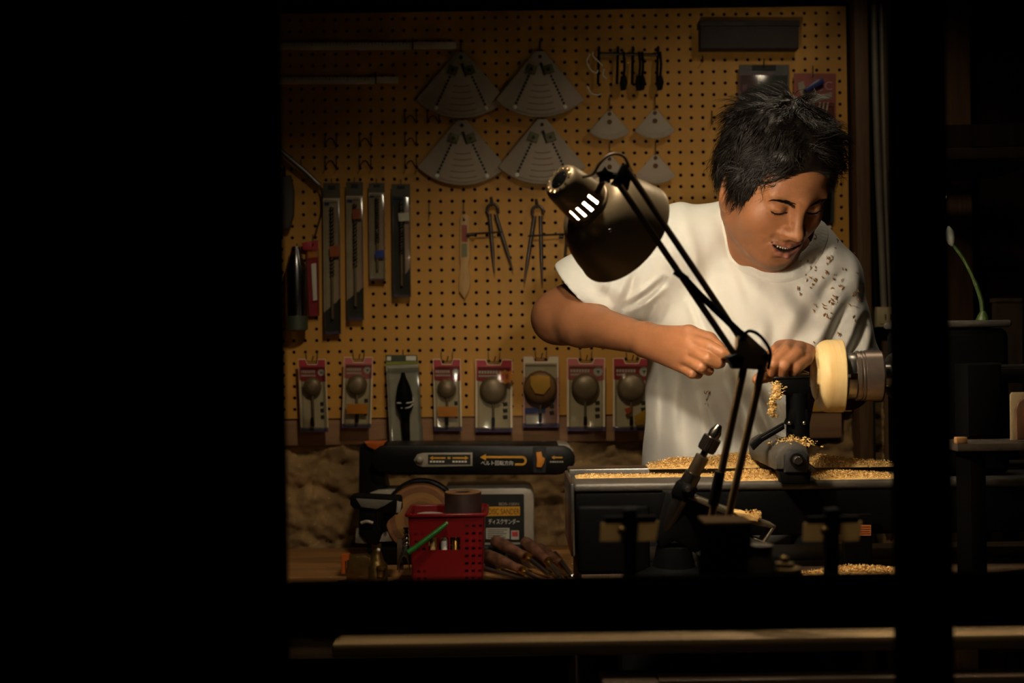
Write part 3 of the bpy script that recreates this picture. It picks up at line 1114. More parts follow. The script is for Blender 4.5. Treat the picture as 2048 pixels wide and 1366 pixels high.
# drape: every fold is a valley with raised flanks, pressed into the cloth along the depth axis
FOLDS = [  # path in photo pixels, depth in metres, half width in pixels
    ([(1402, 470), (1418, 560), (1436, 640), (1440, 720)], 0.0065, 13), ([(1440, 560), (1462, 680), (1488, 800), (1500, 910)], 0.0100, 14),
    ([(1338, 700), (1326, 800), (1318, 930)], 0.0080, 12), ([(1386, 590), (1404, 640), (1426, 700)], 0.0070, 8),
    ([(1520, 570), (1552, 660), (1592, 760)], 0.0060, 18), ([(1668, 560), (1620, 640), (1566, 720)], 0.0060, 16),
    ([(1712, 590), (1682, 640), (1648, 712)], 0.0110, 12), ([(1732, 640), (1712, 690), (1690, 735)], 0.0090, 9),
    ([(1464, 750), (1500, 830), (1540, 910)], 0.0110, 11), ([(1516, 780), (1548, 840), (1588, 916)], 0.0090, 11),
    ([(1452, 440), (1474, 520), (1506, 610)], 0.0050, 12), ([(1350, 455), (1364, 510), (1372, 580)], 0.0045, 12),
    ([(1364, 740), (1372, 830), (1380, 930)], 0.0070, 13), ([(1412, 780), (1430, 850), (1450, 930)], 0.0070, 11),
    ([(1272, 535), (1262, 580), (1244, 624)], 0.0070, 8), ([(1328, 562), (1296, 590), (1252, 616)], 0.0120, 6),
    ([(1316, 592), (1302, 630), (1290, 668)], 0.0080, 8), ([(1185, 565), (1205, 590), (1232, 610)], 0.0050, 11),
    ([(1592, 560), (1622, 528), (1652, 500)], 0.0040, 11), ([(1560, 555), (1600, 600), (1640, 640)], 0.0040, 14),
    ([(1294, 720), (1296, 820), (1298, 930)], 0.0060, 9), ([(1560, 640), (1540, 700), (1500, 760)], 0.0040, 12),
    ([(1640, 600), (1660, 570), (1690, 545)], 0.0040, 9), ([(1234, 545), (1222, 575), (1212, 600)], 0.0040, 9)]


def drape(ob, W):
    D_ = W[:, 1]
    ax_, bz_ = W[:, 0] / D_ * F, (CZ - W[:, 2]) / D_ * F
    X_ = 1024 + ax_ * CR + bz_ * SR
    Y_ = 683 - ax_ * SR + bz_ * CR
    w = np.clip((1.99 - D_) / 0.05, 0, 1)
    dy = np.zeros(len(W), np.float32)
    for pts, A, hw in FOLDS:
        best = np.full(len(W), 1e9)
        tt = np.zeros(len(W))
        ns = len(pts) - 1
        for k in range(ns):
            a, b = np.array(pts[k], float), np.array(pts[k + 1], float)
            ab = b - a
            t = np.clip(((X_ - a[0]) * ab[0] + (Y_ - a[1]) * ab[1]) / (ab @ ab), 0, 1)
            q = (X_ - a[0] - t * ab[0]) ** 2 + (Y_ - a[1] - t * ab[1]) ** 2
            c = q < best
            best = np.where(c, q, best)
            tt = np.where(c, (t + k) / ns, tt)
        u2 = best / (hw * hw)
        fade = np.sin(np.pi * np.clip(0.04 + 0.92 * tt, 0, 1)) ** 0.8
        dy += (A * fade * (np.exp(-u2) - 0.55 * np.exp(-(np.sqrt(u2) - 2.1) ** 2))).astype(np.float32)
    W = W.copy()
    W[:, 1] += dy * w
    ob.data.vertices.foreach_set('co', (W - np.array(ORG[person.name], np.float32)).astype(np.float32).ravel())
    ob.data.update()


drape(tee, _TV)
_V, _Q = _fc.mesh()
del _fc
_co, _CV = grid_mesh('collar', _V, _Q, M_SHIRT, tee, 2)
drape(_co, _CV)

# trousers, belt line hidden behind the lathe, and shoes
M_TROUSER = mat('dark_denim', (36, 38, 46), 0.9, var=0.15, vscale=60, bump=0.1, bscale=900)
f = Field(np.arange(PELV.x - 0.24, PELV.x + 0.24, 0.006), np.arange(1.78, 2.2, 0.006), np.arange(0.03, 1.02, 0.006))
f.flat(Vector((PELV.x, PELV.y, 0.97)), Vector((PELV.x, PELV.y, 0.86)), (0.135, 0.104), (0.15, 0.11), (1, 0, 0), 0.03)
for sx in (-0.085, 0.085):
    h_ = Vector((PELV.x + sx, PELV.y, 0.86))
    kn = Vector((PELV.x + sx * 1.2, PELV.y - 0.02, 0.48))
    an = Vector((PELV.x + sx * 1.3, PELV.y + 0.01, 0.06))
    f.cone(h_, kn, 0.098, 0.075, 0.03)
    f.cone(kn, an, 0.075, 0.066, 0.02)
_V, _Q = f.mesh()
grid_mesh('trousers', _V, _Q, M_TROUSER, person, 2)
for sx in (-0.085, 0.085):
    an = Vector((PELV.x + sx * 1.3, PELV.y + 0.01, 0.0))
    sb = MB()
    sb.ball(an + Vector((0, -0.075, 0.045)), 0.05, (0.95, 2.5, 0.85), n=20)
    sb.box(an + Vector((0, -0.072, 0.011)), (0.092, 0.255, 0.020), bev=0.008)
    sb.build('shoe', mat('black_leather', (24, 22, 20), 0.5), person)

# wood chips that stuck to the shirt
ch = MB()
for q in SHIRT_SPOTS:
    n = random.randint(1, 3)
    for k in range(n):
        c0 = Vector(q) + Vector((random.gauss(0, 0.003), -0.0022, random.gauss(0, 0.004)))
        l = random.uniform(0.002, 0.008)
        a = random.uniform(0.9, 2.6)
        d = Vector((math.cos(a), 0, math.sin(a)))
        e = Vector((-d.z, 0, d.x))
        ch.tube([c0, c0 + d * l * 0.5 + e * l * random.uniform(-.25, .25) + Vector((0, -0.0008, 0)), c0 + d * l], [0.0003, random.uniform(0.0006, 0.0015), 0.0004], 4)
M_CHIP = mat('fresh_wood_shavings', (226, 190, 124), 0.85, var=0.25, vscale=120, col2=(190, 146, 84), spec=0.2)
M_CHIPD = mat('brown_wood_chips', (168, 112, 54), 0.8, var=0.25, vscale=120)
o = ch.build('wood_chips', M_CHIPD, tee)
drape(o, np.array(ch.v, np.float32))
o['kind'] = 'stuff'

# ------------------------------------------------------------------ hair
f = Field(*[np.arange(HT[n] - 0.17, HT[n] + 0.17, 0.003) for n in range(3)])
h = HeadOps(f)
h.ell((0, 0.014, 0.048), (0.080, 0.096, 0.079), 0.02)
h.ell((0.004, -0.030, 0.080), (0.070, 0.066, 0.044), 0.02)
h.ell((0, 0.060, -0.010), (0.064, 0.048, 0.058), 0.02)
h.both('ell', (0.064, -0.018, 0.030), (0.017, 0.030, 0.036), 0.015)
h.both('cone', (0.069, -0.026, 0.005), (0.0665, -0.028, -0.030), 0.0085, 0.0025, k=0.008)
# uneven tufts
rn = np.random.default_rng(5)
for _ in range(70):
    d = rn.normal(size=3)
    d /= np.linalg.norm(d)
    if d[2] < -0.1 or (d[1] < -0.55 and d[2] < 0.45):
        continue
    c_ = np.array((0, 0.012, 0.050)) + d * np.array((0.074, 0.090, 0.074))
    h.ell(tuple(c_), tuple(rn.uniform(0.010, 0.020, 3)), 0.012)
h.ell((0, -0.112, -0.004), (0.063, 0.072, 0.083), 0.008, sub=True)
h.ell((0, -0.05, -0.056), (0.080, 0.052, 0.055), 0.006, sub=True)
h.both('ell', (0.088, 0.005, -0.018), (0.026, 0.019, 0.034), 0.006, sub=True)
h.ell((0, 0.02, -0.110), (0.10, 0.10, 0.055), 0.01, sub=True)
_V, _Q = f.mesh()
hair, HV = grid_mesh('hair', _V, _Q, M_HAIR, person, 2)
HLc = ha(HV)
ctr = np.array((0, 0.005, 0.03))
_n = np.empty(len(HV) * 3, np.float32)
hair.data.vertices.foreach_get('normal', _n)
outward = _n.reshape(-1, 3) @ HR
rad = HLc - ctr
rad /= np.linalg.norm(rad, axis=1)[:, None]
outward = outward * 0.7 + rad * 0.3
outward /= np.linalg.norm(outward, axis=1)[:, None]
okv = np.nonzero(((outward * rad).sum(1) > 0.45) & (outward[:, 1] > -0.93))[0]
crown = np.array((0.014, 0.030, 0.135))


def flow(p, nrm):
    """combed direction of the hair at a point of the head"""
    d = p - crown
    tan = d - nrm * (d @ nrm)
    l = np.linalg.norm(tan)
    tan = tan / l if l > 1e-4 else np.array((1.0, 0, 0))
    w = np.clip((-p[1] + 0.01) / 0.06, 0, 1) * np.clip((p[2] - 0.02) / 0.05, 0, 1)
    side = np.array((1.0 if p[0] > -0.012 else -1.0, 0.10, -0.45))
    side = side - nrm * (side @ nrm)
    side /= np.linalg.norm(side) + 1e-9
    v = tan * (1 - 0.85 * w) + side * 0.85 * w
    return v / (np.linalg.norm(v) + 1e-9)


from mathutils import noise as mnoise
st = MB()
vs, fs = [], []


def lock(p, nrm, dirv, L, lift, am, fr_, ph, w0, ns=7):
    sw = np.cross(nrm, dirv)
    pts = []
    q = p - nrm * 0.003
    v = dirv * (1 - 0.3 * lift) + nrm * lift
    for s_ in range(ns + 1):
        u = s_ / ns
        pts.append(q.copy())
        v2 = v + sw * am * math.sin(fr_ * u + ph) + nrm * (-(0.25 + 1.5 * lift) * u * u)
        v2 /= np.linalg.norm(v2)
        q = q + v2 * L / ns
    P3 = [HT + HS * (HR @ a) for a in pts]
    side = HR @ sw
    side /= np.linalg.norm(side) + 1e-9
    upn = HR @ nrm
    o_ = len(vs)
    for s_ in range(ns + 1):
        u = s_ / ns
        w_ = w0 * (1 - u) ** 0.5 * (0.55 + 0.45 * min(1, u * 6))
        vs.extend([P3[s_] - side * w_, P3[s_] + upn * w_ * 0.6, P3[s_] + side * w_])
    for s_ in range(ns):
        a = o_ + 3 * s_
        fs.extend([(a, a + 3, a + 4, a + 1), (a + 1, a + 4, a + 5, a + 2)])


rn = np.random.default_rng(11)
# clumps: each clump is a bundle of fine locks that share a wave
for i in rn.choice(okv, 1000):
    p0, n0 = HLc[i], outward[i]
    tw = mnoise.noise((p0[0] * 22, p0[1] * 22, p0[2] * 22))
    fl = flow(p0, n0)
    sw0 = np.cross(n0, fl)
    d0 = fl + sw0 * (1.1 * tw + 0.25 * rn.normal())
    d0 /= np.linalg.norm(d0)
    L0 = rn.uniform(0.030, 0.058)
    lift0 = rn.uniform(0.06, 0.42) + (rn.uniform(0, 0.35) if p0[2] > 0.10 else 0)
    if p0[1] < -0.050:
        L0 *= 0.85
        lift0 *= 0.8
    if p0[2] < 0.01:
        L0 *= 0.55
    am0, fr0, ph0 = rn.uniform(0.2, 0.75), rn.uniform(4, 8), rn.uniform(0, 6.28)
    for k in range(rn.integers(7, 13)):
        j = rn.normal(size=3) * 0.0042
        p = p0 + j - n0 * (j @ n0)
        dv = d0 + rn.normal(size=3) * 0.10
        dv -= n0 * (dv @ n0)
        dv /= np.linalg.norm(dv)
        p = p + n0 * 0.002
        lock(p, n0, dv, L0 * rn.uniform(0.75, 1.1), lift0 + rn.normal() * 0.04, am0 * rn.uniform(0.8, 1.2), fr0, ph0 + rn.normal() * 0.25, rn.uniform(0.0003, 0.0008))
# loose curls: temple, nape, crown
for (c_, n_, L_) in (((-0.060, -0.062, 0.045), 16, 0.034), ((-0.050, -0.072, 0.056), 12, 0.030), ((-0.074, 0.045, -0.010), 22, 0.034), ((-0.066, 0.070, 0.0), 22, 0.036), ((0.0, 0.0, 0.140), 18, 0.036), ((-0.03, -0.02, 0.136), 14, 0.034), ((0.066, -0.050, 0.050), 18, 0.034)):
    c_ = np.array(c_)
    n0 = (c_ - ctr) / np.linalg.norm(c_ - ctr)
    fl = flow(c_, n0)
    for k in range(n_):
        dv = fl + rn.normal(size=3) * 0.5
        dv -= n0 * (dv @ n0)
        dv /= np.linalg.norm(dv)
        lock(c_ + rn.normal(size=3) * 0.006, n0, dv, L_ * rn.uniform(0.7, 1.2), rn.uniform(0.2, 0.6), rn.uniform(0.5, 1.2), rn.uniform(4, 9), rn.uniform(0, 6), rn.uniform(0.0004, 0.0009))
st.add(vs, fs)
lk = st.build('hair_locks', M_HAIR, hair, smooth=80)
lk['kind'] = 'stuff'
# ------------------------------------------------------------------ desk lamp
M_LAMP = mat('bronze_grey_lamp_paint', (172, 150, 118), 0.40, metal=0.40, var=0.1, vscale=14, bump=0.03, bscale=300)
M_LAMPIN = mat('white_reflector_paint', (240, 232, 214), 0.5, var=0.02)
M_ARM = mat('dark_brown_arm_paint', (110, 88, 64), 0.42, metal=0.3, var=0.1)
M_PLB = mat('black_plastic', (9, 9, 9), 0.6, var=0.05, spec=0.07)
M_BULB = mat('glowing_bulb', (255, 236, 200), 0.4, emit=14.0, var=0.0)
LU = Vector((0.67, 0.57, -0.47)).normalized()
LC = P(1247, 466, 1.385)
LSC = 0.92
LL = 0.128 * LSC
LO = LC - LU * LL
lamp_base = P(1424, 1188, 1.315)
lamp_base.z = ZB2
lamp = thing('desk_lamp', 'bronze-grey articulated desk lamp with a vented dome shade, lit', 'lamp', lamp_base)


def lamp_head():
    ex = Vector((0, -1, 0)) - LU * (Vector((0, -1, 0)).dot(LU))
    ex.normalize()
    ey = LU.cross(ex)
    n = 96

    def pt(h, r, k):
        a = 2 * math.pi * k / n
        return LO + (LU * h + (ex * math.cos(a) + ey * math.sin(a)) * r) * LSC
    # vented rear housing, double walled, real slots and holes
    prof = [(0.0035, 0.0080), (0.0012, 0.0140), (0.0006, 0.0158), (0.0010, 0.0192), (0.0036, 0.0226), (0.0080, 0.0246), (0.016, 0.0258), (0.0315, 0.0276), (0.0485, 0.0294), (0.056, 0.0302), (0.060, 0.0304)]
    vs, fs = [], []
    for off in (0.0, -0.0010):
        for h, r in prof:
            for k in range(n):
                vs.append(pt(h + (0.0010 if off else 0), max(r + off, 0.001), k))

    def gone(seg, k):
        if seg == 2:
            return (k % 8) in (0, 1, 2)
        if seg == 7:
            kk = (k + 4) % n
            return kk < 24 and (kk % 6) in (1, 2)
        return False
    m = len(prof)
    for layer in (0, 1):
        o = layer * m * n
        for s_ in range(m - 1):
            for k in range(n):
                if gone(s_, k):
                    continue
                k2 = (k + 1) % n
                q = (o + s_ * n + k, o + s_ * n + k2, o + (s_ + 1) * n + k2, o + (s_ + 1) * n + k)
                fs.append(q if layer == 0 else q[::-1])
    hs = MB().add(vs, fs).build('lamp_housing', M_LAMP, lamp, smooth=50)
    MB().lathe([(h_ * LSC, r_ * LSC) for h_, r_ in [(-0.0005, 0.0), (0.0, 0.0078), (0.0010, 0.0120), (0.006, 0.0128), (0.012, 0.0128)]], LO, LU, 32).build('end_cap', M_PLB, hs)
    for k in range(4):
        a = 2 * math.pi * (k + 0.4) / 4
        c = LO + (LU * 0.0004 + (ex * math.cos(a) + ey * math.sin(a)) * 0.0095) * LSC
        MB().lathe([(-0.0012, 0.0), (-0.0010, 0.0009), (0.0, 0.0011)], c, LU, 10).build('screw', mat('polished_steel', (200, 196, 188), 0.22, metal=1.0, var=0.05), hs)
    # dome shade
    p2 = [(0.0585, 0.0300), (0.0590, 0.0350), (0.062, 0.0420), (0.068, 0.0500), (0.078, 0.0572), (0.092, 0.0635), (0.108, 0.0682), (0.122, 0.0710), (0.127, 0.0722), (0.1285, 0.0728), (0.129, 0.0720)]
    MB().lathe([(h_ * LSC, r_ * LSC) for h_, r_ in p2], LO, LU, 96, caps=False).build('lamp_shade', M_LAMP, lamp, smooth=60)
    p3 = [(0.129, 0.0720), (0.127, 0.0708), (0.122, 0.0698), (0.108, 0.0670), (0.092, 0.0622), (0.078, 0.0558), (0.068, 0.0486), (0.062, 0.0404), (0.0605, 0.0340), (0.0595, 0.0300)]
    MB().lathe([(h_ * LSC, r_ * LSC) for h_, r_ in p3], LO, LU, 96, caps=False).build('reflector', M_LAMPIN, lamp, smooth=60)
    MB().lathe([(h_ * LSC, r_ * LSC) for h_, r_ in [(0.0545, 0.0302), (0.0555, 0.0320), (0.0585, 0.0322), (0.0592, 0.0300)]], LO, LU, 64, caps=False).build('lamp_collar', M_LAMP, lamp, smooth=60)
    MB().lathe([(h_ * LSC, r_ * LSC) for h_, r_ in [(0.022, 0.0), (0.022, 0.010), (0.030, 0.012), (0.038, 0.0165), (0.048, 0.0185), (0.057, 0.0165), (0.063, 0.010), (0.066, 0.0)]], LO, LU, 32).build('bulb', M_BULB, lamp)
    L = bpy.data.lights.new('lamp_light', 'POINT')
    L.energy = LAMP_W
    L.color = (1.0, 0.89, 0.72)
    L.shadow_soft_size = 0.016
    o = bpy.data.objects.new('lamp_light', L)
    COL.objects.link(o)
    o.parent = lamp
    o.location = LO + LU * 0.088 * LSC - ORG[lamp.name]
    # small screw on the shade
    a = math.radians(18)
    c = LO + (LU * 0.072 + (ex * math.cos(a) + ey * math.sin(a)) * 0.0525) * LSC
    MB().ball(c, 0.0022, n=10).build('screw', mat('polished_steel', (200, 196, 188)), lamp)


LAMP_W = 6.0
lamp_head()


def rod(pts, r, m, name, parent, n=10):
    return MB().tube(pts, r, n).build(name, m, parent)


# head bracket and knob
DA = 1.290
br = MB()
br.slab([(1232, 352), (1243, 330), (1256, 325), (1266, 340), (1258, 378), (1248, 388), (1236, 372), (1222, 366)], DA, 0.016, 0.002)
hb = br.build('head_bracket', M_PLB, lamp)
kb = MB()
star = []
kc = P(1210, 350, DA)
for k in range(10):
    a = 2 * math.pi * k / 10 + 0.3
    r = 0.0100 if k % 2 == 0 else 0.0062
    star.append(kc + Vector((math.cos(a) * r, 0, math.sin(a) * r)))
kb.prism(star, (0, 0.012, 0), 0.001)
kb.build('star_knob', M_PLB, hb)
rod([P(1212, 352, DA + 0.012), P(1238, 352, DA + 0.010)], 0.004, M_PLB, 'pivot', hb)
rod([P(1206, 362, DA + 0.02), P(1196, 382, 1.315), LO + LU * 0.060 + Vector((0.004, -0.010, 0.026))], 0.0035, M_ARM, 'pivot', hb)
# arms
rod([P(1254, 338, DA), P(1480, 676, 1.285)], 0.0036, M_ARM, 'arm_rod', lamp)
rod([P(1240, 372, DA), P(1474, 716, 1.285)], 0.0036, M_ARM, 'arm_rod', lamp)
rod([P(1368, 552, 1.284), P(1402, 592, 1.281), P(1478, 664, 1.279), P(1492, 672, 1.279)], [0.0026, 0.0040, 0.0040, 0.0030], M_PLB, 'spring_cover', lamp)
rod([P(1350, 542, 1.283), P(1374, 560, 1.283)], 0.004, M_PLB, 'clip', lamp)
# elbow bracket
eb = MB().slab([(1476, 672), (1492, 664), (1536, 704), (1540, 716), (1530, 740), (1490, 738), (1472, 724)], 1.277, 0.018, 0.002).build('elbow_bracket', M_ARM, lamp)
for x, y, r in ((1484, 676, 6), (1480, 726, 6), (1531, 712, 7), (1520, 734, 6)):
    MB().lathe([(-0.003, 0.0), (-0.003, px(r, 1.275) * 0.8), (-0.001, px(r, 1.275)), (0.004, px(r, 1.275))], P(x, y, 1.277), (0, 1, 0), 16).build('pivot_bolt', M_PLB, eb)
MB().slab([(1456, 714), (1476, 706), (1490, 716), (1484, 738), (1468, 738)], 1.272, 0.024, 0.003).build('tension_knob', M_PLB, eb)
# cable loops
def curve(pts, n=8):
    out = []
    pts = [Vector(q) for q in pts]
    ext = [pts[0] * 2 - pts[1]] + pts + [pts[-1] * 2 - pts[-2]]
    for i in range(1, len(ext) - 2):
        p0, p1, p2, p3 = ext[i - 1:i + 3]
        for k in range(n):
            t = k / n
            out.append(0.5 * ((2 * p1) + (p2 - p0) * t + (2 * p0 - 5 * p1 + 4 * p2 - p3) * t * t + (3 * p1 - p0 - 3 * p2 + p3) * t ** 3))
    out.append(pts[-1])
    return out


rod(curve([P(1165, 354, 1.300), P(1186, 348, 1.295), P(1200, 326, 1.285), P(1222, 309, 1.285), P(1246, 312, 1.285), P(1258, 332, 1.285)]), 0.0017, M_ARM, 'cable', lamp, 8)
rod(curve([P(1488, 668, 1.275), P(1500, 662, 1.271), P(1518, 670, 1.269), P(1536, 692, 1.269), P(1541, 712, 1.271), P(1536, 738, 1.275)]), 0.0018, M_PLB, 'cable', lamp, 8)
# lower arms and base
rod([P(1489, 728, 1.285), P(1424, 1030, 1.300), P(1404, 1125, 1.305)], 0.0042, mat('worn_brown_arm_paint', (120, 92, 58), 0.4, metal=0.6), 'lower_rod', lamp)
rod([P(1526, 728, 1.285), P(1460, 1020, 1.300), P(1436, 1125, 1.305)], 0.0042, mat('worn_brown_arm_paint', (78, 58, 38)), 'lower_rod', lamp)
rod([P(1440, 944, 1.293), P(1426, 1010, 1.295)], 0.0060, M_PLB, 'rod_sleeve', lamp)
MB().slab([(1396, 1110), (1444, 1108), (1446, 1170), (1402, 1170)], 1.300, 0.02, 0.003).build('base_bracket', M_PLB, lamp)
MB().lathe([(0, 0.045), (0.010, 0.045), (0.016, 0.036), (0.018, 0.012), (0.05, 0.010)], Vector((P(1424, 1180, 1.315).x, 1.330, ZB2)), (0, 0, 1), 32).build('base', M_PLB, lamp)

# ------------------------------------------------------------------ wood lathe
M_CAST = mat('dark_grey_cast_iron', (50, 50, 50), 0.6, metal=0.35, var=0.2, vscale=30, bump=0.12, bscale=250)
M_BED = mat('worn_grey_lathe_paint', (76, 71, 64), 0.5, metal=0.25, var=0.12, vscale=20, bump=0.06)
M_BEDB = mat('black_lathe_paint', (8, 8, 8), 0.6, var=0.15, vscale=10, spec=0.04)
M_STEEL = mat('machined_steel', (168, 162, 154), 0.32, metal=1.0, var=0.08, vscale=50)
M_DSTEEL = mat('blackened_steel', (70, 64, 60), 0.3, metal=0.9, var=0.15, vscale=60)
M_BRASS = mat('brass', (190, 142, 66), 0.35, metal=1.0, var=0.12)
ZL = P(1400, 965, 1.60).z
x0 = P(1146, 955, 1.62).x
x1 = 0.90
lathe = thing('wood_lathe', 'black and grey wood lathe on the bench before the man', 'lathe', ((x0 + x1) / 2, 1.70, ZB2))
# bed rails
MB().box(((x0 + x1) / 2, 1.655, ZL - 0.0065), (x1 - x0, 0.10, 0.013), bev=0.005, seg=3).build('bed_rail', M_BED, lathe)
MB().box(((x0 + x1) / 2, 1.765, ZL - 0.010), (x1 - x0, 0.046, 0.030), bev=0.002).build('bed_rail', M_STEEL, lathe)
MB().box(((x0 + x1) / 2, 1.692, ZL - 0.044), (x1 - x0 - 0.004, 0.172, 0.062), bev=0.004).build('bed_web', M_BEDB, lathe)
# end casting and foot
xa, xb = x0 + 0.004, P(1300, 1050, 1.6).x
MB().box(((xa + xb) / 2, 1.69, (ZB2 + ZL - 0.03) / 2), (xb - xa, 0.18, ZL - 0.03 - ZB2), bev=0.006, seg=3).build('foot', M_BEDB, lathe)
MB().box((x0 - 0.002, 1.69, ZL - 0.05), (0.006, 0.17, 0.10), bev=0.002).build('end_plate', M_STEEL, lathe)
MB().box((0.87, 1.69, (ZB2 + ZL - 0.03) / 2), (0.16, 0.18, ZL - 0.03 - ZB2), bev=0.006).build('foot', M_BEDB, lathe)
# headstock
DS = 1.69
SP = P(1697, 752, DS)
SWV = Matrix.Rotation(math.radians(-8), 3, 'Z')
PIV = Vector((P(1740, 752, DS).x, DS, SP.z))
hx0, hx1 = P(1800, 745, 1.69).x, P(1992, 690, 1.66).x
zt2 = P(1945, 642, 1.63).z
MB().box(((hx0 + hx1) / 2 + 0.006, 1.70, (zt2 + ZL) / 2 - 0.004), (hx1 - hx0, 0.15, zt2 - ZL - 0.012), bev=0.012, seg=3).build('headstock', M_BEDB, lathe)
MB().box(((hx0 + hx1) / 2 + 0.006, 1.70, zt2 - 0.004), (hx1 - hx0 + 0.004, 0.156, 0.010), bev=0.004, seg=3).build('headstock_lid', M_BED, lathe)
MB().lathe([(0, 0.014), (0.002, 0.030), (0.014, 0.038), (0.03, 0.042), (0.05, 0.042)], P(1776, 752, DS), (1, 0, 0), 40).build('spindle_housing', M_BED, lathe)
sp = MB().lathe([(0, 0.017), (0.012, 0.017), (0.0122, 0.0155), (0.04, 0.0155)], Vector((P(1762, 752, DS).x, DS, SP.z)), (1, 0, 0), 32).rot(PIV, SWV).build('spindle', M_STEEL, lathe)
# chuck: turned body with grooves, jaws
cx = P(1710, 752, DS).x
k_ = DS / F
pr = [(-0.001, 0.020), (0.0, 0.0345), (0.0015, 0.0360), (0.006, 0.0360), (0.0065, 0.0345), (0.0085, 0.0345), (0.009, 0.0362), (0.011, 0.0362), (0.0115, 0.0350), (0.0125, 0.0350), (0.013, 0.0366), (0.036, 0.0366), (0.0385, 0.0350), (0.0392, 0.020)]
ck = MB().lathe(pr, Vector((cx, DS, SP.z)), (1, 0, 0), 64).rot(PIV, SWV).build('chuck', mat('grey_brown_chuck_steel', (136, 120, 108), 0.36, metal=0.85, var=0.1), lathe, smooth=25)
for q in range(4):
    a = math.pi / 4 + q * math.pi / 2
    jw = MB()
    for u in (0.0, 0.02):
        pass
    poly = []
    for t in np.linspace(a - 0.66, a + 0.66, 9):
        poly.append(Vector((cx - 0.012, DS + 0.0335 * math.cos(t), SP.z + 0.0335 * math.sin(t))))
    for t in np.linspace(a + 0.6, a - 0.6, 7):
        poly.append(Vector((cx - 0.012, DS + 0.015 * math.cos(t), SP.z + 0.015 * math.sin(t))))
    jw.prism(poly, (0.014, 0, 0), 0.0006)
    jw.rot(PIV, SWV).build('chuck_jaw', M_STEEL, ck)
# banjo
gz = P(1585, 940, 1.56).z
bj = MB()
bj.slab([(1552, 940), (1549, 912), (1556, 898), (1572, 888), (1600, 886), (1614, 894), (1621, 908), (1621, 942)], 1.575, 0.18, 0.006)
bjo = bj.build('banjo', M_BED, lathe)
MB().slab([(1570, 946), (1570, 910), (1580, 900), (1606, 900), (1616, 910), (1616, 946)], 1.568, 0.012, 0.004).build('banjo_face', M_CAST, bjo)
MB().lathe([(-0.010, 0.0), (-0.010, 0.0048), (-0.009, 0.0056), (0.0, 0.0056)], P(1593, 920, 1.566), (0, 1, 0), 24).build('bolt', M_STEEL, bjo)
MB().lathe([(-0.003, 0.0055), (-0.003, 0.0095), (0.0, 0.0095)], P(1593, 920, 1.568), (0, 1, 0), 24).build('washer', M_DSTEEL, bjo)
MB().slab([(1560, 944), (1624, 944), (1620, 968), (1566, 968)], 1.572, 0.03, 0.003).build('banjo_clamp', M_BEDB, bjo)
# tool post and rest
tp = MB().cyl(P(1596, 895, 1.655), P(1595, 786, 1.655), px(23, 1.655), px(23, 1.655), 32)
tp.slab([(1575, 850), (1590, 818), (1616, 818), (1620, 850)], 1.64, 0.03, 0.003)
tpo = tp.build('tool_post', M_BEDB, lathe)
MB().cyl(P(1601, 830, 1.655), P(1601, 770, 1.655), px(14, 1.655), n=24).build('rest_stem', M_DSTEEL, tpo)
tr = MB()
tr.slab([(1549, 757), (1619, 755), (1620, 786), (1602, 794), (1585, 794), (1556, 786)], 1.642, 0.018, 0.002)
tr.build('tool_rest', M_BEDB, lathe)
MB().slab([(1549, 754), (1619, 752), (1619, 756), (1549, 758)], 1.640, 0.022, 0.0008).build('rest_edge', M_DSTEEL, lathe)
for x, y in ((1579, 846), (1608, 846)):
    MB().ball(P(x, y, 1.636), 0.0028, n=10).build('set_screw', M_STEEL, tpo)
# clamp lever
lv = MB().prism([P(1502, 890, 1.60), P(1522, 872, 1.605), P(1568, 846, 1.62), P(1570, 858, 1.62), P(1526, 884, 1.605), P(1508, 901, 1.60)], (0, 0.012, 0), 0.0015)
lvo = lv.build('clamp_lever', M_PLB, lathe)
MB().prism([P(1523, 876, 1.598), P(1566, 851, 1.612), P(1567, 854, 1.612), P(1526, 879, 1.598)], (0, 0.004, 0), 0.0005).build('lever_rib', M_DSTEEL, lvo)

# work piece: turned blank in the chuck
M_WOODP = mat('fresh_turned_pale_wood', (232, 204, 146), 0.5, var=0.1, vscale=6, stretch=(22, 1.2, 1.2), col2=(216, 180, 116), wave=False)
bx = P(1688, 752, DS).x
r = px(73, DS)
prw = [(0.0, r * 0.9), (-0.0006, r * 0.985), (-0.002, r), (-0.022, r), (-0.0245, r * 0.995), (-0.029, r * 0.968), (-0.033, r * 0.92), (-0.0362, r * 0.85), (-0.038, r * 0.78), (-0.0384, r * 0.66), (-0.0405, r * 0.64), (-0.0425, r * 0.58), (-0.0440, r * 0.48), (-0.0448, r * 0.3), (-0.045, 0.0)]
wp = MB().lathe(prw[::-1], Vector((bx, DS, SP.z)), (1, 0, 0), 72)
tag(wp.rot(PIV, SWV).build('turned_blank', M_WOODP, smooth=28), 'round pale wood blank held in the lathe chuck', 'bowl blank')

# gouge held by the man
g0, g1 = P(1392, 703, 1.712), P(1462, 716, 1.688)
gt = P(1618, 747, 1.672)
gouge = thing('turning_gouge', 'steel turning gouge with wooden handle in the man\'s hands', 'chisel', g0)
gd = (g1 - g0)
MB().lathe([(0, 0.004), (0.004, 0.008), (0.02, 0.0095), (gd.length * 0.8, 0.009), (gd.length, 0.0075)], g0, gd, 20).build('handle', mat('oiled_brown_handle_wood', (126, 78, 44), 0.4, var=0.2, vscale=12, stretch=(1, 1, 1)), gouge)
MB().cyl(g1, g1 + (gt - g1) * 0.05, 0.0078, n=20).build('ferrule', M_BRASS, gouge)
MB().lathe([(0, 0.0045), ((gt - g1).length - 0.012, 0.0045), ((gt - g1).length, 0.0015)], g1, gt - g1, 16).build('shaft', M_STEEL, gouge)

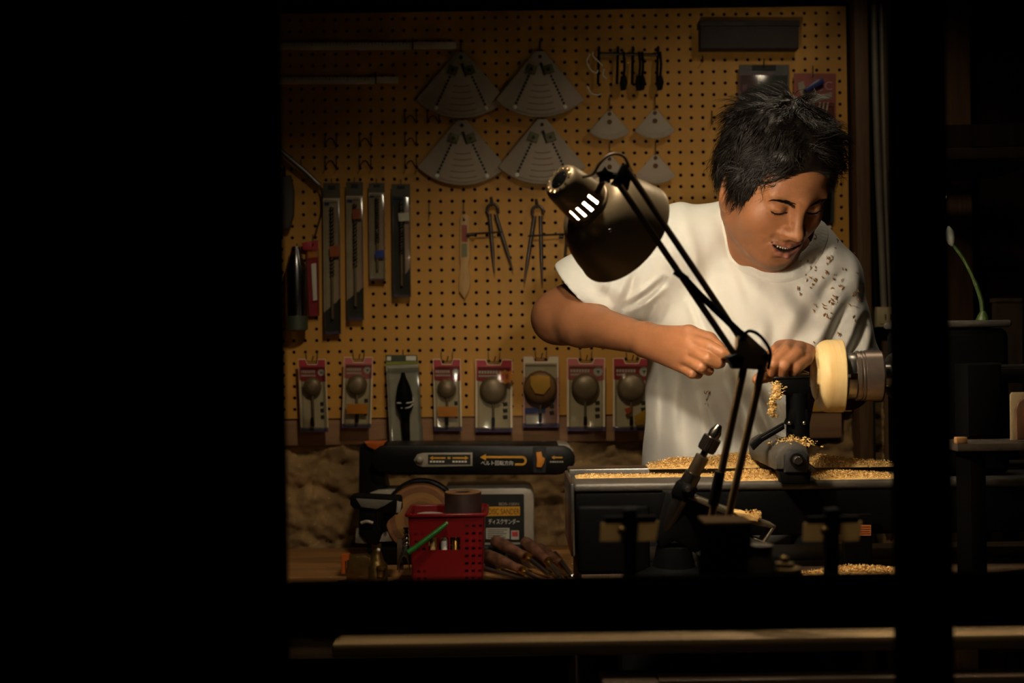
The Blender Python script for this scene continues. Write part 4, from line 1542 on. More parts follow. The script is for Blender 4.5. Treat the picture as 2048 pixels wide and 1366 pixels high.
# ------------------------------------------------------------------ shavings
def curls(mb, n, sampler, size=(0.0025, 0.0065), width=(0.0004, 0.0009)):
    vs, fs = [], []
    for _ in range(n):
        c = Vector(sampler())
        L = random.uniform(*size)
        w = random.uniform(*width)
        d = Vector((random.gauss(0, 1), random.gauss(0, 1), random.gauss(0, 0.55)))
        d.normalize()
        u = Vector((random.gauss(0, 1), random.gauss(0, 1), random.gauss(0, 1)))
        u = (u - d * u.dot(d)).normalized()
        s_ = d.cross(u)
        R = L / random.uniform(1.2, 5.0)
        o = len(vs)
        for k in range(5):
            a = (k / 4 - 0.5) * L / R
            q = c + d * (R * math.sin(a)) + u * (R * (1 - math.cos(a)))
            vs += [q - s_ * w, q + s_ * w]
        for k in range(4):
            b_ = o + 2 * k
            fs.append((b_, b_ + 1, b_ + 3, b_ + 2))
    mb.add(vs, fs)


def mound(prof, D0, D1, zb, n=900, name='wood_shavings', label='', size=(0.002, 0.005), jit=0.004):
    """heap lying on z=zb between depths D0..D1; prof: (pixel x, height in m) along x at mid depth"""
    Dm = (D0 + D1) / 2
    xs = [P(a, 950, Dm).x for a, _ in prof]
    hs = [b for _, b in prof]

    def H(x, y):
        h = float(np.interp(x, xs, hs))
        t = (y - Dm) / ((D1 - D0) / 2)
        return h * max(0.0, 1 - abs(t) ** 2.2)
    mb = MB()
    nx, ny = 60, 12
    vs, fs = [], []
    for j in range(ny + 1):
        for i in range(nx + 1):
            x = xs[0] + (xs[-1] - xs[0]) * i / nx
            y = D0 + (D1 - D0) * j / ny
            vs.append((x, y, zb + H(x, y) * (0.85 + random.uniform(-0.12, 0.12))))
    for j in range(ny):
        for i in range(nx):
            a = j * (nx + 1) + i
            fs.append((a, a + 1, a + nx + 2, a + nx + 1))
    mb.add(vs, fs)

    def samp():
        while True:
            x = random.uniform(xs[0], xs[-1])
            y = random.uniform(D0, D1)
            h = H(x, y)
            if random.random() < 0.12 + h / max(hs):
                return (x, y, zb + h + random.uniform(-0.001, jit))
    curls(mb, n, samp, size)
    o = mb.build(name, M_CHIP, smooth=0)
    tag(o, label, 'wood shavings', kind='stuff')
    return o


ZR = ZL + 0.005
mound([(1295, 0.0), (1320, 0.006), (1345, 0.010), (1390, 0.010), (1430, 0.012), (1470, 0.016), (1510, 0.017), (1535, 0.012), (1556, 0.002)], 1.725, 1.79, ZR, 2600, label='heap of fresh shavings along the rear lathe rail left of the post')
mound([(1440, 0.0), (1470, 0.004), (1510, 0.008), (1540, 0.006), (1562, 0.0)], 1.61, 1.70, ZL, 1300, label='thin shavings on the front lathe rail below the tool rest lever', jit=0.003)
mound([(1618, 0.004), (1640, 0.013), (1665, 0.010), (1700, 0.006), (1750, 0.003), (1785, 0.0)], 1.715, 1.785, ZR, 1500, label='shavings on the rear lathe rail right of the tool post')
mound([(1620, 0.0), (1650, 0.004), (1680, 0.005), (1720, 0.003), (1790, 0.0)], 1.61, 1.69, ZL, 1000, label='dusting of shavings on the front lathe rail under the chuck', jit=0.003)
mound([(1150, 0.001), (1170, 0.003), (1230, 0.0025), (1300, 0.002), (1440, 0.001)], 1.665, 1.705, ZL, 900, label='fine sawdust line at the left end of the lathe bed', size=(0.001, 0.003), jit=0.0015)
# on the banjo
mb = MB()
mb.ball(P(1580, 888, 1.63), 0.016, (1.15, 1.0, 0.5), n=16)
curls(mb, 1100, lambda: (P(1580, 890, 1.63) + Vector((random.gauss(0, 0.0105), random.gauss(-0.005, 0.014), abs(random.gauss(0, 0.0045))))), (0.003, 0.007))
tag(mb.build('wood_shavings', M_CHIP, smooth=0), 'little pile of shavings on top of the tool rest base', 'wood shavings', kind='stuff')
# curl hanging from the tool rest
mb = MB()
pth = curve([P(1552, 771, 1.636), P(1556, 786, 1.632), P(1545, 802, 1.632), P(1547, 815, 1.632), P(1542, 826, 1.632), P(1552, 832, 1.632)], 12)
mb.tube(pth, [0.0055 * (1 - 0.85 * i / (len(pth) - 1)) for i in range(len(pth))], 8)
def _hang():
    i = int(random.random() ** 1.5 * (len(pth) - 1))
    s_ = 0.0065 * (1 - 0.7 * i / len(pth))
    return pth[i] + Vector((random.gauss(0, s_ * .6), random.gauss(0, s_ * .6), random.gauss(0, s_ * .6)))
curls(mb, 500, _hang, (0.003, 0.008), (0.0004, 0.0009))
tag(mb.build('wood_shavings', M_CHIP, smooth=0), 'curl of shavings hanging off the left end of the tool rest', 'wood shavings', kind='stuff')
# low down on the bench, right
mound([(1560, 0.004), (1640, 0.010), (1690, 0.016), (1730, 0.016), (1790, 0.012), (1830, 0.0)], 1.50, 1.575, ZB2, 2200, label='shavings fallen on the bench in front of the lathe')
for (x, y, D) in ((1540, 1000, 1.575),):
    pass

# ------------------------------------------------------------------ tilted chuck stand in front of the lathe
M_SHINE = mat('bright_drill_chuck_steel', (150, 140, 128), 0.25, metal=1.0, var=0.15, vscale=80)
sa, sb_ = P(1318, 1075, 1.53), P(1440, 848, 1.50)
ax = (sb_ - sa)
AL = ax.length
axn = ax.normalized()
dst = thing('chuck_stand', 'tilted steel drill chuck in a clamp stand leaning before the lathe', 'drill stand', Vector((P(1350, 1150, 1.52).x, 1.53, ZB2)))
q = lambda t: sa + ax * t
s1 = px(1, 1.51)
MB().lathe([(0, 20 * s1), (AL * 0.55, 17 * s1), (AL * 0.56, 13 * s1)], q(0.02), axn, 24).build('lower_tube', M_DSTEEL, dst)
MB().lathe([(0, 13 * s1), (0.002, 14 * s1), (AL * 0.26, 14 * s1), (AL * 0.265, 10 * s1)], q(0.46), axn, 24).build('sleeve', mat('brown_grey_steel', (112, 94, 72), 0.38, metal=0.9, var=0.15), dst)
cko = MB().lathe([(0, 7 * s1), (AL * 0.05, 7 * s1), (AL * 0.055, 17 * s1), (AL * 0.06, 18 * s1), (AL * 0.17, 18 * s1), (AL * 0.175, 13 * s1)], q(0.715), axn, 24).build('chuck_body', M_DSTEEL, dst, smooth=30)
for k in range(24):
    a = 2 * math.pi * k / 24
    x_1, y_1, z_1 = frame_from(axn)
    o_ = (x_1 * math.cos(a) + y_1 * math.sin(a)) * 18 * s1
    MB().tube([q(0.79) + o_, q(0.875) + o_], 0.7 * s1, 4).build('knurl', M_DSTEEL, cko)
MB().lathe([(0, 12 * s1), (AL * 0.045, 12.5 * s1), (AL * 0.105, 6 * s1), (AL * 0.11, 3 * s1)], q(0.885), axn, 24).build('chuck_nose', M_SHINE, dst, smooth=30)
MB().box(q(0.42), (44 * s1, 40 * s1, 34 * s1), R=Matrix(frame_from(axn)).transposed(), bev=0.004).build('clamp_block', M_BEDB, dst)
kn = MB().lathe([(-0.012, 0.0), (-0.012, 6 * s1), (-0.008, 11 * s1), (0.0, 12 * s1), (0.012, 10 * s1)], P(1375, 979, 1.495), (0, 1, 0), 24).build('clamp_knob', M_PLB, dst)
MB().lathe([(-0.004, 0.0), (-0.004, 4.5 * s1), (0, 5 * s1)], P(1375, 979, 1.485), (0, 1, 0), 16).build('knob_bolt', M_STEEL, kn)
MB().slab([(1330, 985), (1372, 985), (1420, 1005), (1424, 1085), (1392, 1108), (1350, 1082), (1322, 1100), (1310, 1070)], 1.515, 0.03, 0.004).build('stand_body', M_PLB, dst)
ao = MB().prism([P(1372, 995, 1.50), P(1400, 996, 1.50), P(1498, 1034, 1.50), P(1552, 1052, 1.50), P(1550, 1058, 1.50), P(1490, 1046, 1.50), P(1398, 1006, 1.50)], (0, 0.04, 0), 0.001).build('side_arm', mat('dull_grey_plate', (96, 84, 66), 0.5, metal=0.5), dst)
MB().prism([P(1546, 1052, 1.50), P(1552, 1054, 1.50), P(1530, 1088, 1.50), P(1508, 1080, 1.50), P(1509, 1076, 1.50), P(1527, 1083, 1.50)], (0, 0.03, 0), 0.0008).build('bent_bracket', mat('dull_grey_plate', (96, 84, 66)), dst)
MB().lathe([(0, 0.05), (0.012, 0.05), (0.016, 0.040), (0.024, 0.028), (0.05, 0.022)], Vector((P(1348, 1150, 1.53).x, 1.53, ZB2)), (0, 0, 1), 32).build('base', M_BEDB, dst)
mb = MB()
mb.prism([P(1462, 1022, 1.497), P(1490, 1026, 1.497), P(1518, 1036, 1.497), P(1516, 1044, 1.497), P(1490, 1040, 1.497)], (0, 0.03, 0), 0.001)
curls(mb, 500, lambda: P(random.uniform(1460, 1522), 1024 + random.gauss(0, 2.5) + (random.random() * 10), 1.497 + random.uniform(0, 0.03)), (0.002, 0.005))
tag(mb.build('wood_shavings', M_CHIP, smooth=0), 'strip of shavings caught on the side arm of the chuck stand', 'wood shavings', kind='stuff')

# ------------------------------------------------------------------ small dark things on the window ledge, close to the camera
M_CARD = mat('cream_card', (206, 186, 150), 0.8, var=0.05, spec=0.1)
M_DBOX = mat('dark_box_card', (12, 10, 8), 0.9, var=0.1, spec=0.0)
_nt = M_CARD.node_tree
_tr = _nt.nodes.new('ShaderNodeBsdfTranslucent')
_tr.inputs[0].default_value = (*lin((220, 200, 160)), 1)
_mx = _nt.nodes.new('ShaderNodeMixShader')
_mx.inputs[0].default_value = 0.6
_nt.links.new(_nt.nodes['Principled BSDF'].outputs[0], _mx.inputs[1])
_nt.links.new(_tr.outputs[0], _mx.inputs[2])
_nt.links.new(_mx.outputs[0], _nt.nodes['Material Output'].inputs[0])
ZS = 1.010
DK = 1.015


def clip_stand(xc, label):
    o = thing('clip_stand', label, 'clip stand', Vector((P(xc, 1150, DK).x, DK, ZS)), 'clip stands on the window ledge')
    MB().slab([(xc - 14, 1020), (xc + 12, 1018), (xc + 12, 1158), (xc - 14, 1158)], DK, 0.016, 0.002).build('post', M_PLB, o)
    MB().slab([(xc - 60, 1046), (xc - 18, 1044), (xc - 22, 1083), (xc - 62, 1083)], DK + 0.006, 0.002).build('card', M_CARD, o)
    MB().slab([(xc + 16, 1044), (xc + 56, 1042), (xc + 50, 1082), (xc + 13, 1083)], DK + 0.006, 0.002).build('card', M_CARD, o)
    MB().slab([(xc - 52, 1034), (xc + 50, 1032), (xc + 50, 1046), (xc - 52, 1048)], DK + 0.002, 0.006, 0.001).build('clip_bar', M_PLB, o)
    MB().ball(P(xc - 18, 1062, DK - 0.002), 0.0042, n=10).build('brass_screw', mat('dull_brass', (120, 96, 52), 0.45, metal=0.8), o)
    MB().box((P(xc, 1150, DK).x, DK + 0.008, ZS + 0.004), (0.036, 0.036, 0.008), bev=0.002).build('base', M_PLB, o)


clip_stand(1262, 'blurred black post with two cream cards before the chuck stand')
clip_stand(1668, 'blurred black post with two cream cards before the orange label')
D = 1.02
xa, xb = P(1412, 1100, D).x, P(1503, 1100, D).x
zt3 = P(1455, 1052, D).z
o = thing('dark_box', 'black box with a lit top edge painted paler beside the lamp arms', 'box', Vector(((xa + xb) / 2, D + 0.015, ZS)))
MB().box(((xa + xb) / 2, D + 0.018, (zt3 + ZS) / 2), (xb - xa, 0.036, zt3 - ZS), bev=0.001).build('body', M_DBOX, o)
MB().box(((xa + xb) / 2, D + 0.018, zt3 + 0.0018), (xb - xa + 0.002, 0.038, 0.0036), bev=0.0008).build('lit_edge', mat('lit_edge_brown', (96, 74, 48), 0.8, spec=0.1), o)  # light along the box's top edge, put in as a paler brown strip
c = Vector((P(1526, 1150, 1.015).x, 1.02, ZS))
o = thing('small_jar', 'small blurred grey jar on the ledge right of the dark box', 'jar', c)
MB().lathe([(0, 0.0), (0, 0.011), (0.001, 0.012), (0.026, 0.012), (0.030, 0.009), (0.033, 0.009), (0.033, 0.0)], c, (0, 0, 1), 24).build('jar_body', mat('smoky_jar', (84, 76, 62), 0.5, spec=0.2), o)
MB().lathe([(0.033, 0.0), (0.033, 0.010), (0.040, 0.010), (0.040, 0.0)], c, (0, 0, 1), 24).build('jar_lid', M_DSTEEL, o)
c = Vector((P(1572, 1150, 1.015).x, 1.02, ZS))
o = thing('brass_pot', 'low dull brass pot right of the small grey jar', 'pot', c)
MB().lathe([(0, 0.0), (0, 0.010), (0.003, 0.014), (0.012, 0.016), (0.020, 0.014), (0.022, 0.0)], c, (0, 0, 1), 24).build('pot_body', mat('dull_brass', (120, 96, 52)), o)
MB().lathe([(0.022, 0.0), (0.022, 0.008), (0.024, 0.008), (0.025, 0.003), (0.029, 0.004), (0.031, 0.0)], c, (0, 0, 1), 16).build('lid_knob', mat('dull_brass', (120, 96, 52)), o)
D = 1.58
o = thing('label_box', 'small dark box with an orange lined label at the lathe foot', 'box', Vector((P(1717, 1100, D).x, D, ZB2)))
MB().slab([(1690, 1030), (1745, 1029), (1745, 1150), (1690, 1151)], D, 0.016, 0.001).build('body', M_DBOX, o)
lb = MB().rect(1712, 1050, 1742, 1071, D - 0.0006, 0.0006).build('label', mat('orange_label_print', (190, 112, 52), 0.7, var=0.05), o)
for k in range(4):
    MB().rect(1714, 1053 + 4.5 * k, 1740, 1054.6 + 4.5 * k, D - 0.0009, 0.0003).build('label_line', mat('dark_red_print', (110, 40, 20), 0.6), lb)
# ------------------------------------------------------------------ things on the pegboard
M_WIRE = mat('dark_hook_wire', (58, 50, 42), 0.4, metal=0.8, var=0.1)
M_FANW = mat('grey_beige_plywood', (164, 148, 128), 0.7, var=0.08, vscale=10, stretch=(3, 3, 1))
M_FANP = mat('paler_plywood_insert', (176, 160, 138), 0.7, var=0.08, vscale=10)
M_OLIVE = mat('olive_metal_plate', (106, 104, 70), 0.5, metal=0.4)
M_INK = mat('black_ink', (14, 13, 12), 0.7, var=0.0)
M_STEELW = mat('brushed_ruler_steel', (236, 228, 214), 0.5, metal=0.0, var=0.06)
M_PRINTB = mat('faded_brown_print', (120, 96, 72), 0.8)


def wall_hook(x, y0, y1, parent=None, off=0.02, r=0.0011, name='hook'):
    """single wire hook: into the board at y0, hanging down to y1"""
    pts = curve([P(x, y0, DW + 0.003), P(x, y0, DW - 0.003), P(x, (y0 * 2 + y1) / 3, DW - 0.004), P(x, y1, DW - 0.006), P(x, y1 + 3, DW - off * 0.6), P(x, y1 - 1, DW - off)], 5)
    return MB().tube(pts, r, 6).build(name, M_WIRE, parent)


def arc(cx, cy, r, a0, a1, n):
    return [(cx + r * math.sin(math.radians(a0 + (a1 - a0) * k / n)), cy + r * math.cos(math.radians(a0 + (a1 - a0) * k / n))) for k in range(n + 1)]


def fan(ax_, ay, R, half, label, tilt=0.0, fwd=0.0):
    D = DW - 0.016 - fwd
    t = thing('fan_template', label, 'template', P(ax_, ay + R, D), 'large fan templates')
    outline = [(ax_ - 9, ay - 2), (ax_ + 9, ay - 2)] + arc(ax_, ay, R, half + tilt, -half + tilt, 20)
    MB().slab(outline, D, 0.007, 0.0008).build('board', M_FANW, t)
    ins = [(ax_ - 12, ay + 28), (ax_ + 12, ay + 28)] + arc(ax_, ay, R - 6, 24 + tilt, -24 + tilt, 12)
    MB().slab(ins, D - 0.0016, 0.0016, 0.0004).build('centre_panel', M_FANP, t)
    for k in range(5):
        rr = R * (0.52 + 0.095 * k)
        MB().slab(arc(ax_, ay, rr, 15, -13, 8) + arc(ax_, ay, rr - 1.6, -13, 15, 8), D - 0.0019, 0.0003).build('print_line', M_PRINTB, t)
    for sg in (-1, 1):
        d = MB()
        for k in range(11):
            rr = 46 + 7.4 * k
            a = math.radians(sg * 25 + tilt)
            c = P(ax_ + rr * math.sin(a), ay + rr * math.cos(a), D - 0.0022)
            d.lathe([(0, 0.0), (0, px(2.6, D)), (0.0009, px(2.6, D))], c, (0, 1, 0), 8)
        o = d.build('dot_row', M_INK, t)
        a = math.radians(sg * 24 + tilt)
        c = P(ax_ + 123 * math.sin(a), ay + 120 * math.cos(a), D - 0.003)
        MB().lathe([(0, 0.0), (0, 0.0028), (0.001, 0.0046), (0.003, 0.0048)], c, (0, 1, 0), 16).build('screw', M_STEELW, t)
        a = math.radians(sg * 24)
        u = (ax_ + sg * 17, ay + 34)
        ca, sa_ = math.cos(-a * 0.8), math.sin(-a * 0.8)
        sq = [(u[0] + i * 10 * ca - j * 9 * sa_, u[1] + i * 10 * sa_ + j * 9 * ca) for i, j in ((-1, -1), (1, -1), (1, 1), (-1, 1))]
        pl = MB().slab(sq, D - 0.004, 0.003, 0.0004).build('plate', M_OLIVE, t)
        MB().lathe([(-0.003, 0.0), (-0.003, 0.003), (0, 0.0036)], P(*u, D - 0.004), (0, 1, 0), 12).build('nut', M_WIRE, pl)
    MB().slab([(ax_ - 1, ay + 22), (ax_ + 4, ay + 20), (ax_ + 13, ay + 44), (ax_ + 8, ay + 47)], D - 0.003, 0.002, 0.0003).build('slot_strip', M_INK, t)
    MB().lathe([(-0.001, 0.0), (-0.001, px(3.5, D)), (0.001, px(3.5, D))], P(ax_, ay + 9, D), (0, 1, 0), 12).build('hang_hole', M_INK, t)
    wall_hook(ax_, ay - 22, ay + 6, t)
    return t


fan(922, 106, 130, 44, 'upper left fan-shaped plywood template with black dotted lines')
fan(1080, 104, 130, 43, 'upper right fan-shaped plywood template with black dotted lines', fwd=0.009)
fan(924, 242, 128, 44, 'lower left fan-shaped plywood template with black dotted lines')
fan(1084, 240, 128, 43, 'lower right fan-shaped template partly behind the lamp', fwd=0.009)


def small_fan(ax_, ay, label):
    D = DW - 0.018
    t = thing('small_fan', label, 'template', P(ax_, ay + 58, D), 'small fan templates')
    MB().slab([(ax_ - 5, ay), (ax_ + 5, ay)] + arc(ax_, ay - 4, 60, 42, -42, 14), D, 0.008, 0.0012).build('board', M_FANP, t)
    MB().slab(arc(ax_, ay - 4, 61, 40, -40, 14) + arc(ax_, ay - 4, 51, -41, 41, 14), D - 0.002, 0.002, 0.0005).build('rim_band', M_FANW, t)
    MB().lathe([(-0.001, 0.0), (-0.001, px(5, D)), (0.001, px(5, D))], P(ax_, ay + 22, D), (0, 1, 0), 12).build('centre_dot', mat('brown_pencil_mark', (100, 66, 40), 0.8), t)
    MB().lathe([(-0.001, 0.0), (-0.001, px(4, D)), (0.001, px(4, D))], P(ax_, ay + 6, D), (0, 1, 0), 12).build('hang_hole', mat('brown_pencil_mark', (100, 66, 40)), t)
    wall_hook(ax_, ay - 26, ay + 4, t)


small_fan(1219, 222, 'small fan template below the black hooks, left of two')
small_fan(1310, 220, 'small fan template below the black hooks, right of two')
small_fan(1219, 312, 'small fan template mostly hidden behind the lamp cable')
small_fan(1311, 310, 'small fan template to the right of the lamp bracket')

# rulers
def ruler(x0, x1, y, h, xe, label):
    t = thing('steel_ruler', label, 'ruler', P((x0 + x1) / 2, y + h / 2, DW - 0.01), 'rulers on the pegboard')
    MB().rect(x0, y - h / 2, xe, y + h / 2, DW - 0.012, 0.003, 0.0004).build('blade', M_STEELW, t)
    MB().rect(xe + 3, y - h / 2 - 1, x1, y + h / 2 - 2, DW - 0.013, 0.004, 0.0004).build('end_piece', M_STEELW, t)
    for k in range(int((xe - x0) / 7)):
        hh = h * (0.5 if k % 5 == 0 else 0.28)
        MB().rect(x0 + 4 + k * 7, y - h / 2 + 1, x0 + 5 + k * 7, y - h / 2 + hh, DW - 0.0123, 0.0003).build('tick', M_INK, t)
    wall_hook(xe + 1, y - 16, y + 3, t)


ruler(480, 912, 92, 15, 824, 'long steel ruler at the top left of the pegboard')
ruler(480, 796, 161, 14, 750, 'shorter steel ruler below the long one')

# empty double hooks
def double_hook(x, y, label):
    t = thing('double_hook', label, 'hook', P(x + 11, y + 24, DW - 0.01), 'empty double hooks')
    for dx in (0, 22.9):
        pts = curve([P(x + dx, y, DW + 0.002), P(x + dx, y + 1, DW - 0.003), P(x + dx, y + 12, DW - 0.004), P(x + dx, y + 22, DW - 0.004), P(x + dx, y + 22, DW - 0.022), P(x + dx - 1, y + 17, DW - 0.026)], 4)
        MB().tube(pts, 0.0012, 6).build('prong', M_WIRE, t)
    MB().tube(curve([P(x, y + 22, DW - 0.004), P(x + 6, y + 10, DW - 0.004), P(x + 14, y + 8, DW - 0.004), P(x + 22.9, y + 22, DW - 0.004)], 5), 0.0011, 6).build('cross_wire', M_WIRE, t)


for x, y, s_ in ((810, 224, 'right of and above the others, beside the upper fan'), (855, 224, 'just under the corner of the upper left fan'),
                 (650, 269, 'in the upper row, leftmost'), (719, 269, 'in the upper row, second from left'), (810, 269, 'in the upper row, nearest the fans'),
                 (650, 314, 'in the lower row, leftmost'), (719, 314, 'in the lower row, second from left'), (810, 314, 'in the lower row, nearest the fans')):
    double_hook(x, y, 'empty double wire hook ' + s_)
for x, y0, y1, s_ in ((858, 404, 430, 'single empty hook above the paddle knife'), (1424, 222, 246, 'single empty hook left of the man\'s hair'),
                      (1405, 112, 122, 'single bent hook under the dark box'), (1348, 402, 424, 'single empty hook left of the man\'s neck')):
    o = wall_hook(x, y0, y1, None)
    tag(o, s_, 'hook')

# row of black clamps and wire loops
t = thing('clamp_rack', 'dark wire rack with black spring clamps and steel loops at the top', 'tool rack', P(1255, 190, DW - 0.02))
MB().tube([P(1200, 108, DW - 0.012), P(1316, 110, DW - 0.012)], 0.0035, 8).build('rail', M_WIRE, t)
for x in (1198, 1236, 1266, 1316):
    MB().tube(curve([P(x, 96, DW), P(x, 98, DW - 0.01), P(x - 1, 130, DW - 0.014), P(x - 2, 168, DW - 0.014)]), 0.0030, 8).build('rod', M_PLB, t)
for x in (1247, 1278, 1284, 1320):
    MB().slab([(x - 5, 152), (x + 4, 150), (x + 8, 164), (x + 5, 178), (x - 4, 180), (x - 7, 166)], DW - 0.026, 0.012, 0.002).build('clamp_jaw', M_PLB, t)
    MB().tube(curve([P(x, 104, DW - 0.016), P(x + 2, 130, DW - 0.018), P(x, 158, DW - 0.02)]), 0.0028, 8).build('clamp_arm', M_PLB, t)
for q in ([(1180, 108), (1174, 122), (1180, 138), (1192, 146), (1196, 140)], [(1186, 104), (1186, 112), (1198, 124), (1206, 132)], [(1174, 172), (1182, 186), (1194, 190), (1202, 188)], [(1208, 138), (1206, 150), (1214, 158)]):
    MB().tube(curve([P(a, b_, DW - 0.022) for a, b_ in q]), 0.0014, 8).build('steel_loop', M_STEELW, t)

# dark box under the beam
t = thing('dark_case', 'dark brown case fixed high on the pegboard right of the hooks', 'case', P(1498, 98, DW - 0.03))
MB().rect(1401, 42, 1598, 97, DW - 0.035, 0.033, 0.003).build('case_body', mat('dark_brown_case', (44, 32, 26), 0.7), t)
MB().rect(1399, 40, 1600, 52, DW - 0.037, 0.036, 0.002).build('case_lid', mat('dark_brown_case', (44, 32, 26)), t)

# ------------------------------------------------------------------ packs
M_CLEAR = film('clear_blister_plastic', (240, 240, 236), gloss=0.05, rough=0.12)
M_PINK = mat('pinkish_red_card', (196, 104, 100), 0.55, var=0.06)
M_RED = mat('crimson_card', (168, 44, 54), 0.5, var=0.06)
M_CREAM = mat('cream_pack_card', (222, 202, 168), 0.6, var=0.05)
M_WHITE = mat('white_print', (214, 206, 190), 0.6, var=0.02)
M_ORNG = mat('orange_sticker', (206, 128, 30), 0.5, var=0.06)
M_PURP = mat('purple_print_band', (74, 62, 96), 0.6)
M_BIT = mat('bronze_bit_steel', (128, 108, 80), 0.45, metal=0.35, var=0.12)
M_DPACK = mat('dark_pack_card', (48, 46, 44), 0.6)


def blister(x0, y0, x1, y1, label, top=M_RED, low=M_CREAM, bit=0.52, by=0.42, sticker=None, lean=0.0, logo=True, yellow=False, blue=False):
    D = DW - 0.030
    w, h = x1 - x0, y1 - y0
    t = thing('bit_pack', label, 'blister pack', P((x0 + x1) / 2, y1, D), 'blister packs along the pegboard foot')

    def X(u, v):
        return (x0 + u * w + lean * v, y0 + v * h)
    hang = [X(0, 0), X(0.28, 0), X(0.33, 0.07), X(0.67, 0.07), X(0.72, 0), X(1, 0), X(1, 1), X(0, 1)]
    MB().slab(hang, D, 0.0015).build('card', low, t)
    hd = MB().slab([X(0.02, 0.08), X(0.98, 0.08), X(0.98, 0.30), X(0.5, 0.33), X(0.02, 0.29)], D - 0.0008, 0.0008).build('header_print', top, t)
    MB().slab([X(0.02, 0.01), X(0.27, 0.01), X(0.32, 0.08), X(0.02, 0.08)], D - 0.0008, 0.0008).build('header_print', top, t)
    MB().slab([X(0.73, 0.01), X(0.98, 0.01), X(0.98, 0.08), X(0.68, 0.08)], D - 0.0008, 0.0008).build('header_print', top, t)
    for k in range(7):
        u = 0.09 + k * 0.075
        MB().slab([X(u, 0.155), X(u + 0.055, 0.155), X(u + 0.05, 0.195), X(u, 0.195)], D - 0.0012, 0.0004).build('print_mark', M_WHITE, hd)
    for k in range(9):
        u = 0.09 + k * 0.06
        MB().slab([X(u, 0.215), X(u + 0.042, 0.215), X(u + 0.042, 0.24), X(u, 0.24)], D - 0.0012, 0.0004).build('print_mark', M_WHITE, hd)
    if logo:
        cx_, cy_ = X(0.82, 0.185)
        MB().slab([(cx_ + 0.125 * w * math.cos(a), cy_ + 0.125 * w * math.sin(a)) for a in np.linspace(0, 2 * math.pi, 17)[:-1]], D - 0.0013, 0.0004).build('logo_disc', M_WHITE, hd)
        MB().slab([(cx_ - 0.05 * w, cy_ - 0.03 * w), (cx_ + 0.05 * w, cy_ - 0.03 * w), (cx_, cy_ + 0.06 * w)], D - 0.0016, 0.0003).build('logo_mark', M_PURP, hd)
    MB().slab([X(0.0, 0.94), X(1, 0.94), X(1, 1), X(0, 1)], D - 0.0006, 0.0006).build('foot_band', M_PURP, t)
    for k in range(3):
        c_ = X(0.80, 0.62 + 0.09 * k)
        MB().slab([(c_[0] - 0.07 * w, c_[1] - 4), (c_[0] + 0.06 * w, c_[1] - 5), (c_[0] + 0.07 * w, c_[1] + 3), (c_[0] - 0.05 * w, c_[1] + 4)], D - 0.0006, 0.0006).build('picture_print', M_DPACK, t)
    # the bit: bowl-shaped cutter head on a shank
    cx_, cy_ = X(0.48, by)
    R = px(bit * w * 0.56, D)
    c = P(cx_, cy_, D - 0.010)
    bo = MB().ball(c, R, (1, 0.5, 1), n=20).build('cutter_head', M_BIT if not yellow else mat('brown_bit_disc', (120, 84, 48), 0.5), t)
    if yellow:
        MB().slab([(cx_ - 0.28 * w, cy_ - 22), (cx_ - 0.05 * w, cy_ - 25), (cx_ + 0.26 * w, cy_ - 22), (cx_ + 0.28 * w, cy_ - 2), (cx_ + 0.10 * w, cy_ + 14), (cx_ - 0.14 * w, cy_ + 12), (cx_ - 0.27 * w, cy_ - 4)], D - 0.010 - R * 0.55, 0.003, 0.0005).build('foam_pad', mat('yellow_foam', (190, 140, 48), 0.9), bo)
    MB().cyl(P(cx_, cy_, D - 0.010), P(cx_ + lean * 0.4, y0 + 0.93 * h, D - 0.009), 0.0026, n=12).build('shank', M_BIT, t)
    MB().cyl(P(cx_, y0 + 0.80 * h, D - 0.009), P(cx_ + lean * 0.1, y0 + 0.92 * h, D - 0.009), 0.0042, n=6).build('hex_shank', M_WIRE, t)
    if sticker == 'band':
        MB().slab([X(0.14, 0.66), X(0.86, 0.66), X(0.86, 0.80), X(0.14, 0.80)], D - 0.015, 0.0005).build('price_sticker', M_ORNG, t)
    if sticker == 'burst':
        cx2, cy2 = X(0.80, 0.24)
        st_ = []
        for k in range(20):
            a = 2 * math.pi * k / 20
            r_ = (15 if k % 2 else 11.5)
            st_.append((cx2 + r_ * 1.25 * math.cos(a), cy2 + r_ * math.sin(a)))
        s2 = MB().slab(st_, D - 0.018, 0.0005).build('price_burst', M_ORNG, t)
        MB().slab([(cx2 - 10, cy2 - 4), (cx2 - 4, cy2 - 6), (cx2 - 2, cy2 + 6), (cx2 - 8, cy2 + 7)], D - 0.0183, 0.0003).build('print_mark', M_RED, s2)
        MB().slab([(cx2 + 1, cy2 - 5), (cx2 + 6, cy2 - 6), (cx2 + 5, cy2 + 4), (cx2 + 1, cy2 + 5)], D - 0.0183, 0.0003).build('print_mark', M_RED, s2)
    if sticker == 'corner':
        MB().slab([X(0.55, 0.80), X(1.0, 0.66), X(1.0, 0.90), X(0.62, 0.92)], D - 0.015, 0.0005).build('price_sticker', mat('yellow_sticker', (200, 150, 40), 0.5), t)
        MB().slab([X(0.3, 0.70), X(0.45, 0.67), X(0.50, 0.73), X(0.36, 0.77)], D - 0.015, 0.0005).build('price_sticker', mat('red_orange_sticker', (190, 70, 24), 0.5), t)
    if blue:
        MB().slab([X(0.05, 0.73), X(0.62, 0.72), X(0.62, 0.80), X(0.05, 0.81)], D - 0.0012, 0.0006).build('blue_label', mat('blue_label_print', (46, 66, 140), 0.5), t)
        MB().slab([X(0.08, 0.83), X(0.50, 0.83), X(0.50, 0.95), X(0.08, 0.95)], D - 0.0012, 0.0006).build('price_tag', M_WHITE, t)
